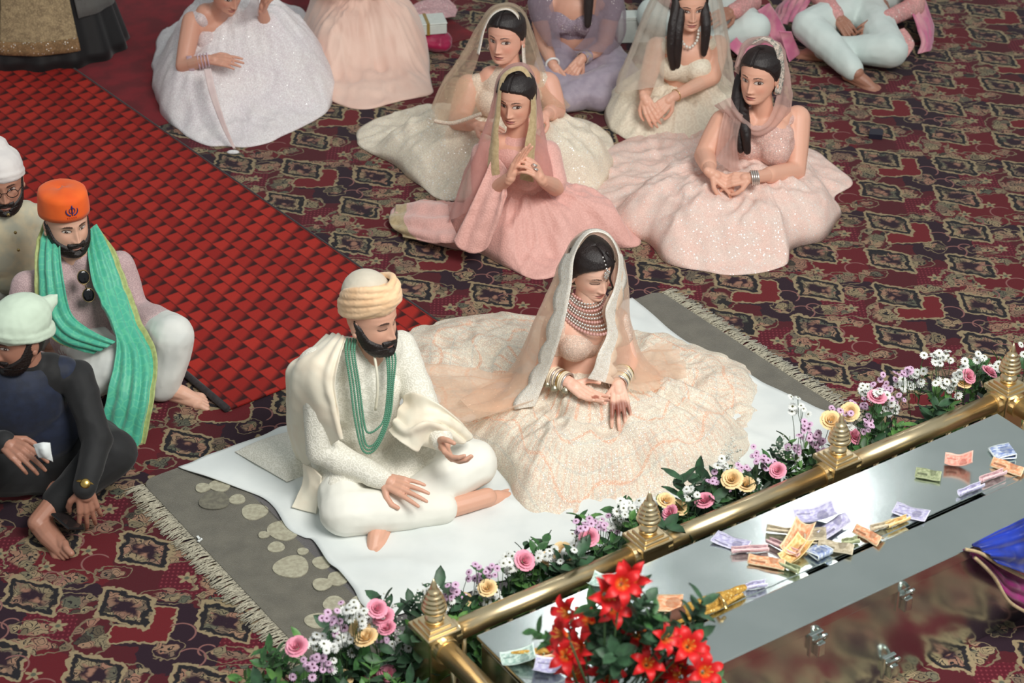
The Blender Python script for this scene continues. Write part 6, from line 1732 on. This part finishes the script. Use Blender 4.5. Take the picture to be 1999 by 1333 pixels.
def arr(px):
    for x0, x1, e in ARR:
        if px < x1: return e
    return ARR[-1][2]
rnd = random.Random(11)
def facing(): return (rnd.gauss(0, .35), rnd.gauss(-.45, .3), 1.0)
def stemto(p, parent):
    mb = MB(); b = A(p[0] + rnd.gauss(0, .015), p[1] + rnd.gauss(0, .015), max(.05, p[2] - rnd.uniform(.10, .16)))
    mb.tube([b, lerp(b, p, .5) + A(rnd.gauss(0, .006), rnd.gauss(0, .006), 0), p], .0012, 5); o = mb.build('stem', stem_m); adopt(o, parent)
def clus(me, name, pts, n, spread, dr=(.07, .20), k=1.0):
    for (px, py) in pts:
        d0 = rnd.uniform(*dr)
        for i in range(n):
            x, y = px + rnd.gauss(0, spread), py + rnd.gauss(0, spread * .8)
            p = WP(x, y, d0 + rnd.gauss(0, .02)); p[2] = max(p[2], .06)
            put(me, name, p, arr(px), facing(), rnd.uniform(0, 6), k * rnd.uniform(.8, 1.1))
            if i % 2 == 0: stemto(p, arr(px))
clus(M_white, 'white_daisy', ((1825, 700), (1840, 692), (1905, 706), (1850, 750), (1765, 752), (1735, 795), (1718, 775), (1985, 700), (1940, 715), (1412, 905), (1480, 958), (1212, 1000), (1228, 985), (1200, 1018), (1130, 1062), (1118, 1072), (1245, 995), (990, 1102),
    (1005, 1092), (960, 1166), (925, 1168), (1560, 800), (660, 1238), (645, 1265), (790, 1252), (778, 1278), (805, 1298), (838, 1306), (690, 1190), (700, 1200), (770, 1302), (600, 1328), (850, 1160), (1060, 1085), (1870, 735), (1795, 735), (1690, 760), (1650, 830), (1540, 895), (1350, 965), (1280, 990), (1090, 1090), (900, 1175), (870, 1185), (720, 1215), (680, 1255), (620, 1250), (650, 1310)), 8, 10, k=.95)
clus(M_lil, 'lilac_daisy', ((1768, 728), (1680, 786), (1690, 828), (1740, 770), (1590, 852), (1602, 868), (1578, 840), (1480, 890), (1448, 914), (1500, 900), (1140, 1028), (1160, 1020), (940, 1108), (935, 1128), (882, 1148), (890, 1165), (640, 1200), (655, 1222), (628, 1292), (640, 1305), (760, 1250), (1720, 750), (1640, 810), (1560, 870), (1610, 880), (1400, 940), (1180, 1030), (600, 1300)), 8, 11, k=.85)
for me, nm, pts in ((M_pink, 'pink_rose', ((1890, 728), (1930, 722), (1519, 912), (1376, 972), (1022, 1088), (1150, 1042), (735, 1182), (748, 1198), (756, 1220), (580, 1256), (728, 1310), (757, 1310), (1712, 770), (1310, 995), (1665, 845))),
                    (M_pch, 'peach_rose', ((1622, 815), (1660, 798), (1430, 930), (1455, 940), (1300, 972), (1325, 985), (1068, 1086), (1098, 1072), (952, 1142), (703, 1222), (716, 1240), (905, 1168), (1880, 742), (665, 1318)))):
    for px, py in pts:
        p = WP(px, py, rnd.uniform(.07, .16)); put(me, nm, p - A(0, 0, .015), arr(px), facing(), rnd.uniform(0, 6), rnd.uniform(.62, .8)); stemto(p, arr(px))
for px, py in ((770, 1270), (705, 1290), (780, 1235), (1430, 885), (830, 1170), (755, 1190), (1530, 880), (700, 1320)):
    put(M_br, 'baby_breath', WP(px, py, .14), arr(px), (0, 0, 1), 0, 1.3)['kind'] = 'stuff'
# greenery below and between the blooms
for k in range(640):
    s_ = rnd.uniform(-.62, 2.62)
    d = rnd.uniform(.05, .24); z = rnd.uniform(.02, .29)
    p = P0 + RE * s_ - RNN * d + A(0, 0, z)
    if s_ < -.05 or k > 540: p = P0 + RE * rnd.uniform(-.50, -.05) + RNN * rnd.uniform(-.30, .34) + A(0, 0, rnd.uniform(.0, .24))
    u, v_ = (p[1] * cp + (CAM_H - p[2]) * sp), 0
    px = 999.5 + FPX * p[0] / u
    put(SPR[k % 3], 'leaf_sprig', p, arr(px), (rnd.gauss(0, .5), rnd.gauss(-.15, .5), 1), rnd.uniform(0, 6), rnd.uniform(.8, 1.35))

# ------------------------------------------------------------------ red lilies near the camera
def lily_mesh():
    mb = MB()
    for k in range(6):
        a = math.pi / 3 * k; ca, sa = math.cos(a), math.sin(a)
        def fn(u, w):
            x = .006 + .056 * u; y = w * .0155 * math.sin(math.pi * (.12 + .86 * u)) ** .9; z = .034 * math.sin(u * 2.3) - .012 * u ** 3 + .004 * w * w + (.002 if k % 2 else 0)
            return (x * ca - y * sa, x * sa + y * ca, z)
        mb.add(*pet(7, 4, fn))
    nf = len(mb.f)
    for k in range(5):
        a = k * 1.256; mb.tube([(0, 0, .005), (.008 * math.cos(a), .008 * math.sin(a), .03), (.014 * math.cos(a), .014 * math.sin(a), .042)], .0012, 5)
        mb.ell((.014 * math.cos(a), .014 * math.sin(a), .043), (.003, .002, .002), None, 6, 4)
    m, nt, bs = new_mat('lily_petal'); X.nt = nt; co = objco(nt)
    s = nt.nodes.new('ShaderNodeSeparateXYZ'); nt.links.new(co, s.inputs[0]); rr_ = xsqrt(X(s.outputs[0]) * X(s.outputs[0]) + X(s.outputs[1]) * X(s.outputs[1]))
    nt.links.new(rmix(lin4((232, 120, 40)), lin4((200, 18, 22)), xss(.006, .024, rr_)), bs.inputs['Base Color']); bs.inputs['Roughness'].default_value = .5
    o = mk('lily', mb.V(), mb.f, m); o.data.materials.append(plain('stamen', (214, 150, 60), .6))
    for i, p in enumerate(o.data.polygons):
        if i >= nf: p.material_index = 1
    me = o.data; bpy.data.objects.remove(o); return me
M_lily = lily_mesh()
vb = A(.235, 4.13, 0)
bq = empty('lily_bouquet', vb, 'red lilies in a tall vase in front of the steel box, out of focus', 'bouquet')
for (x, y) in ((1238, 1128), (1212, 1140), (1180, 1160), (1192, 1188), (1112, 1196), (1152, 1212), (1168, 1228), (1108, 1240), (1140, 1262), (1105, 1280), (1128, 1296), (1120, 1325), (1240, 1238), (1262, 1232), (1292, 1246), (1312, 1262), (1342, 1262), (1262, 1298), (1352, 1268), (1310, 1300), (1372, 1312), (1290, 1325), (1180, 1318), (1330, 1322)):
    yy = 4.15 + rnd.uniform(-.10, .08); p = W(x, y, Y=yy)
    put(M_lily, 'lily', p, bq, (rnd.gauss(0, .7) + (x - 1230) / 160, rnd.gauss(-.7, .4), .8), rnd.uniform(0, 6), rnd.uniform(.75, .95))
    mb = MB(); b = vb + A(rnd.gauss(0, .02), rnd.gauss(0, .02), .55); mb.tube([b, lerp(b, p, .6) + A(0, 0, .03), p], .003, 5); mb.build('stem', stem_m, bq)
for k in range(34):
    x, y = rnd.gauss(1225, 65), rnd.uniform(1190, 1335); p = W(x, y, Y=4.16 + rnd.uniform(-.06, .1))
    put(SPR[(0, 2)[k % 2]], 'leaf_sprig', p - A(0, 0, .06), bq, (rnd.gauss(0, .6), rnd.gauss(-.2, .5), 1), rnd.uniform(0, 6), rnd.uniform(.8, 1.2))
mb = MB(); mb.lathe(vb, [(.05, 0), (.06, .01), (.045, .08), (.06, .25), (.075, .42), (.05, .54), (.06, .58), (.054, .58), (.044, .54), (.05, .4)], 28); mb.build('vase', BR, bq)

# ------------------------------------------------------------------ money and ornaments on the steel box
def note_mat(name, c0, c1):
    m, nt, bs = new_mat(name); X.nt = nt
    uvn = nt.nodes.new('ShaderNodeUVMap').outputs[0]; s = nt.nodes.new('ShaderNodeSeparateXYZ'); nt.links.new(uvn, s.inputs[0]); u, v = X(s.outputs[0]), X(s.outputs[1])
    bd_ = xmin(xmin(u, 1.0 - u) * 2.0, xmin(v, 1.0 - v))
    c = rmix(lin4(c0), lin4(c1), xss(.35, .65, X(xnoise(uvn, 9, 4))))
    ov = xsqrt((u - .68) * (u - .68) * 5.0 + (v - .5) * (v - .5)); c = rmix(c, lin4(np.array(c1) * .68), below(ov, .30, .03) * .6)
    c = rmix(c, lin4(np.array(c1) * .6), below(xabs(v - .80), .05, .02) * below(xabs(u - .28), .2, .01) * .8)
    c = rmix(c, lin4(np.array(c1) * .6), below(xabs(v - .22), .03, .01) * below(xabs(u - .25), .17, .01) * .6)
    c = rmix(lin4(np.minimum(np.array(c0) * 1.1, 245)), c, xss(.05, .07, bd_))
    nt.links.new(c, bs.inputs['Base Color']); bs.inputs['Roughness'].default_value = .8
    return m
NM = {k: note_mat('note_' + k, *v) for k, v in dict(lavender=((206, 204, 222), (166, 160, 200)), beige=((204, 192, 168), (172, 158, 132)), orange=((240, 196, 160), (230, 148, 104)), blue=((214, 222, 232), (120, 140, 196)),
      green=((170, 176, 140), (130, 140, 104)), salmon=((240, 178, 162), (232, 140, 124)), pink=((222, 190, 190), (190, 150, 160)), yellow=((232, 206, 150), (220, 170, 100)), teal=((196, 212, 204), (140, 170, 160))).items()}
def note(px, py, ang, kind, shape, label, L=.105, Wd=.056, lift=.0):
    L, Wd = L * 1.12, Wd * 1.12
    """shape: flat | curl | roll | fold | tent"""
    c = W(px, py, h=HB + .006 + lift); u_ = (c - BA) @ RE; v_ = (c - BA) @ RNN
    drop = max(0, (v_ - SLOT - .01)) / (BWd - SLOT) * .016
    ca, sa = math.cos(ang), math.sin(ang); nx, ny = 18, 7; vs = []; uv = []
    sd = rnd.uniform(0, 9)
    for i in range(nx):
        for j in range(ny):
            s = i / (nx - 1); t = j / (ny - 1); x = (s - .5) * L; y = (t - .5) * Wd; z = 0
            if shape == 'curl': z = .020 * (2 * (t - .5)) ** 2 + .012 * (s - .3) ** 2 * 4
            elif shape == 'roll': a = (t - .5) * 4.6; y = .011 * math.sin(a); z = .011 - .011 * math.cos(a)
            elif shape == 'fold':
                q = abs(s - .5) * 2; x = (.5 - q) * L * .5; z = .002 + (.014 * (1 - q) if s > .5 else 0) + (.003 if s > .5 else 0)
            elif shape == 'tent': z = .024 * (1 - abs(2 * t - 1)); y *= .7
            else: z = .006 * (2 * s - 1) ** 2
            z += .004 * (mnoise.noise(Vector((s * 3 + sd, t * 2, sd))) + .5)
            p = c + RE * (x * ca - y * sa) + RNN * (x * sa + y * ca); p[2] = HB + .003 + lift + z - (drop if v_ > SLOT else 0)
            vs.append(p); uv.append((s, t))
    f = [(i * ny + j, i * ny + j + 1, (i + 1) * ny + j + 1, (i + 1) * ny + j) for i in range(nx - 1) for j in range(ny - 1)]
    o = mk('banknote', vs, f, NM[kind], uv=uv); m = o.modifiers.new('t', 'SOLIDIFY'); m.thickness = .0007
    tag(o, label, 'banknote', 'banknotes on the steel box')
for a in ((1427, 1058, 1.1, 'lavender', 'flat', 'flat pale lavender banknote at the left end of the loose pile'), (1464, 1076, .5, 'pink', 'roll', 'pinkish rolled banknote touching the flat pale lavender one'),
          (1497, 1098, .9, 'orange', 'tent', 'orange folded banknote left of the slot pile'), (1532, 1040, .8, 'beige', 'roll', 'beige rolled banknote at the top left of the pile'),
          (1528, 1072, 1.3, 'pink', 'roll', 'grey-pink rolled banknote between the orange ones'), (1556, 1058, -.5, 'orange', 'curl', 'long orange and white banknote in the middle of the pile', .13, .06, .008),
          (1553, 1082, -.3, 'yellow', 'curl', 'pale yellow-orange banknote below the long orange one'), (1541, 1110, 1.2, 'green', 'roll', 'small olive rolled banknote poking from the slot under the pile', .06, .04),
          (1592, 1012, .4, 'lavender', 'curl', 'crumpled lavender banknote at the top of the pile', .12, .07, .004), (1622, 1030, -.2, 'lavender', 'tent', 'creased lavender banknote at the right of the pile', .13, .07, .006),
          (1592, 1048, .7, 'beige', 'fold', 'folded beige banknote lying in the pile centre', .13, .06, .012), (1598, 1078, 1.5, 'blue', 'fold', 'blue and white banknote standing at the slot', .12, .06, .004),
          (1632, 1068, .9, 'beige', 'tent', 'beige folded banknote at the slot right of the blue one', .10, .06, .006), (1660, 1060, .3, 'green', 'roll', 'dark green rolled banknote at the right end of the pile', .05, .04),
          (1696, 1046, 1.4, 'orange', 'tent', 'orange folded banknote stuck in the slot right of the pile', .09, .06), (1722, 1030, .2, 'beige', 'roll', 'tan rolled banknote in the slot right of the orange one', .07),
          (1752, 1022, .05, 'yellow', 'roll', 'narrow yellow banknote strip lying in the slot', .08, .035), (1778, 1000, 1.05, 'lavender', 'flat', 'flat lavender banknote half in the slot, right of centre', .10, .06),
          (1812, 927, .9, 'green', 'tent', 'olive curled banknote lying alone on the back lid', .075, .06), (1870, 907, .8, 'salmon', 'curl', 'salmon pink banknote lying alone on the back lid', .08, .06),
          (1957, 885, .4, 'blue', 'fold', 'blue and white folded banknote near the far right end', .14, .065), (1968, 913, 1.2, 'orange', 'tent', 'tan-orange folded banknote at the slot, far right end', .10, .06),
          (1938, 932, .1, 'pink', 'roll', 'pinkish strip of banknote in the slot near the right end', .09, .035), (1895, 958, .05, 'lavender', 'roll', 'lavender strip of banknote in the slot, left of the pinkish strip', .09, .03),
          (1476, 1146, .3, 'lavender', 'roll', 'lavender curled banknote beside the gilded sheath', .06, .05), (1306, 1182, .8, 'orange', 'fold', 'orange-edged white banknote left of the gilded sheath', .15, .075),
          (1176, 1142, 1.0, 'teal', 'curl', 'pale banknote standing behind the red lilies', .07, .06), (1012, 1292, .4, 'teal', 'curl', 'pale teal banknote at the near left corner of the box', .09, .055),
          (1040, 1282, .9, 'green', 'roll', 'olive banknote at the near left corner beside the teal one', .06), (1064, 1284, .3, 'orange', 'roll', 'tan-orange banknote left of the lilies', .06),
          (1075, 1308, .8, 'lavender', 'curl', 'lavender banknote at the lower edge, left of the lilies', .09, .06)): note(*a)
gild = sequin('gilded_relief', (206, 164, 84), (168, 124, 54), 180, .5, .4, 40, (250, 224, 150)); brown = plain('brown_velvet', (98, 60, 44), .8)
def onbox(px, py, z=.02): return W(px, py, h=HB + z)
sh = empty('ceremonial_dagger', onbox(1370, 1185, 0), 'gilded ceremonial dagger in brown sheath lying along the slot', 'dagger')
mb = MB(); mb.chain([onbox(1285, 1215), onbox(1325, 1198), onbox(1355, 1188)], [.016, .019, .019]); v, f, n = remesh(mb, .005, 2); adopt(mk('sheath', v, f, brown), sh)
mb = MB(); mb.chain([onbox(1345, 1192, .022), onbox(1385, 1176, .022), onbox(1425, 1160, .020)], [.024, .024, .015]); v, f, n = remesh(mb, .005, 2); v = wrinkle(v, n, .003, 60); adopt(mk('locket', v, f, gild), sh)
mb = MB(); mb.chain([onbox(1415, 1162, .022), onbox(1438, 1152, .026), onbox(1452, 1147, .02)], [.010, .013, .011]); v, f, n = remesh(mb, .004, 2); adopt(mk('hilt', v, f, gild), sh)
mb = MB(); mb.tube([onbox(1400, 1160, .04), onbox(1412, 1172, .045), onbox(1418, 1186, .02)], .006, 8); mb.build('crossguard', gold, sh)
mb = MB(); mb.chain([onbox(1300, 1222, .01), onbox(1400, 1188, .012), onbox(1448, 1160, .012)], [.006, .007, .006]); mb.build('chain', gild, sh)
k2 = empty('gilded_knife', onbox(1045, 1272, 0), 'slim gilded knife lying at the near left corner of the box', 'knife')
mb = MB(); mb.chain([onbox(1000, 1274), onbox(1050, 1271), onbox(1092, 1268)], [.005, .011, .010]); mb.build('handle', gild, k2)
mb = MB(); mb.tube([onbox(1092, 1268, .018), onbox(1130, 1262, .014)], [.006, .002], 6); mb.build('blade', ST, k2)

# ------------------------------------------------------------------ bright cloth heaped in front of the box, far right
def WB(px, py, v):
    o = A(0, 0, CAM_H); t = W(px, py, h=0) - o; q = BA + RNN * v
    return o + t * (((q - o) @ RNN) / (t @ RNN))
dr = empty('altar_drape', WB(1990, 1180, BWd + .06) * A(1, 1, 0), 'blue and magenta satin drape with gold trim at the right edge', 'drape')
def drape(name, rows, mat, thick=.004, amp=.012):
    return loft(name, [[WB(x, y, BWd + v) for x, y, v in r] for r in rows], mat, dr, 30, 22, amp, 10, thick, 3., waves=.01, wn=3)
drape('blue_panel', (((1900, 1062, .03), (1950, 1035, .03), (2000, 1010, .03), (2060, 980, .03)), ((1925, 1080, .06), (1965, 1070, .07), (2010, 1055, .08), (2060, 1040, .08)), ((1945, 1098, .08), (1975, 1110, .10), (2010, 1120, .10), (2060, 1120, .10))), cloth('royal_blue_satin', (16, 52, 168), (10, 34, 120), 12, .4, .0003, .3))
drape('magenta_panel', (((1885, 1072, .02), (1915, 1080, .03), (1955, 1105, .05), (2000, 1128, .06), (2060, 1150, .06)), ((1900, 1082, .03), (1935, 1110, .05), (1965, 1145, .07), (2005, 1165, .08), (2060, 1185, .08)), ((1905, 1088, .03), (1940, 1125, .05), (1968, 1172, .07), (2005, 1196, .08), (2060, 1220, .08))), cloth('magenta_drape', (150, 24, 110), (112, 14, 84), 12, .5, .0003, .3))
for pts in (((1885, 1072, .03), (1915, 1080, .045), (1955, 1105, .065), (2000, 1128, .075)), ((1903, 1088, .035), (1940, 1125, .055), (1968, 1172, .075), (2005, 1196, .085))):
    mb = MB(); mb.tube(crom([WB(x, y, BWd + v + .008) for x, y, v in pts], np.linspace(0, 1, 20)), .006, 6); mb.build('gold_trim', gold_e, dr)
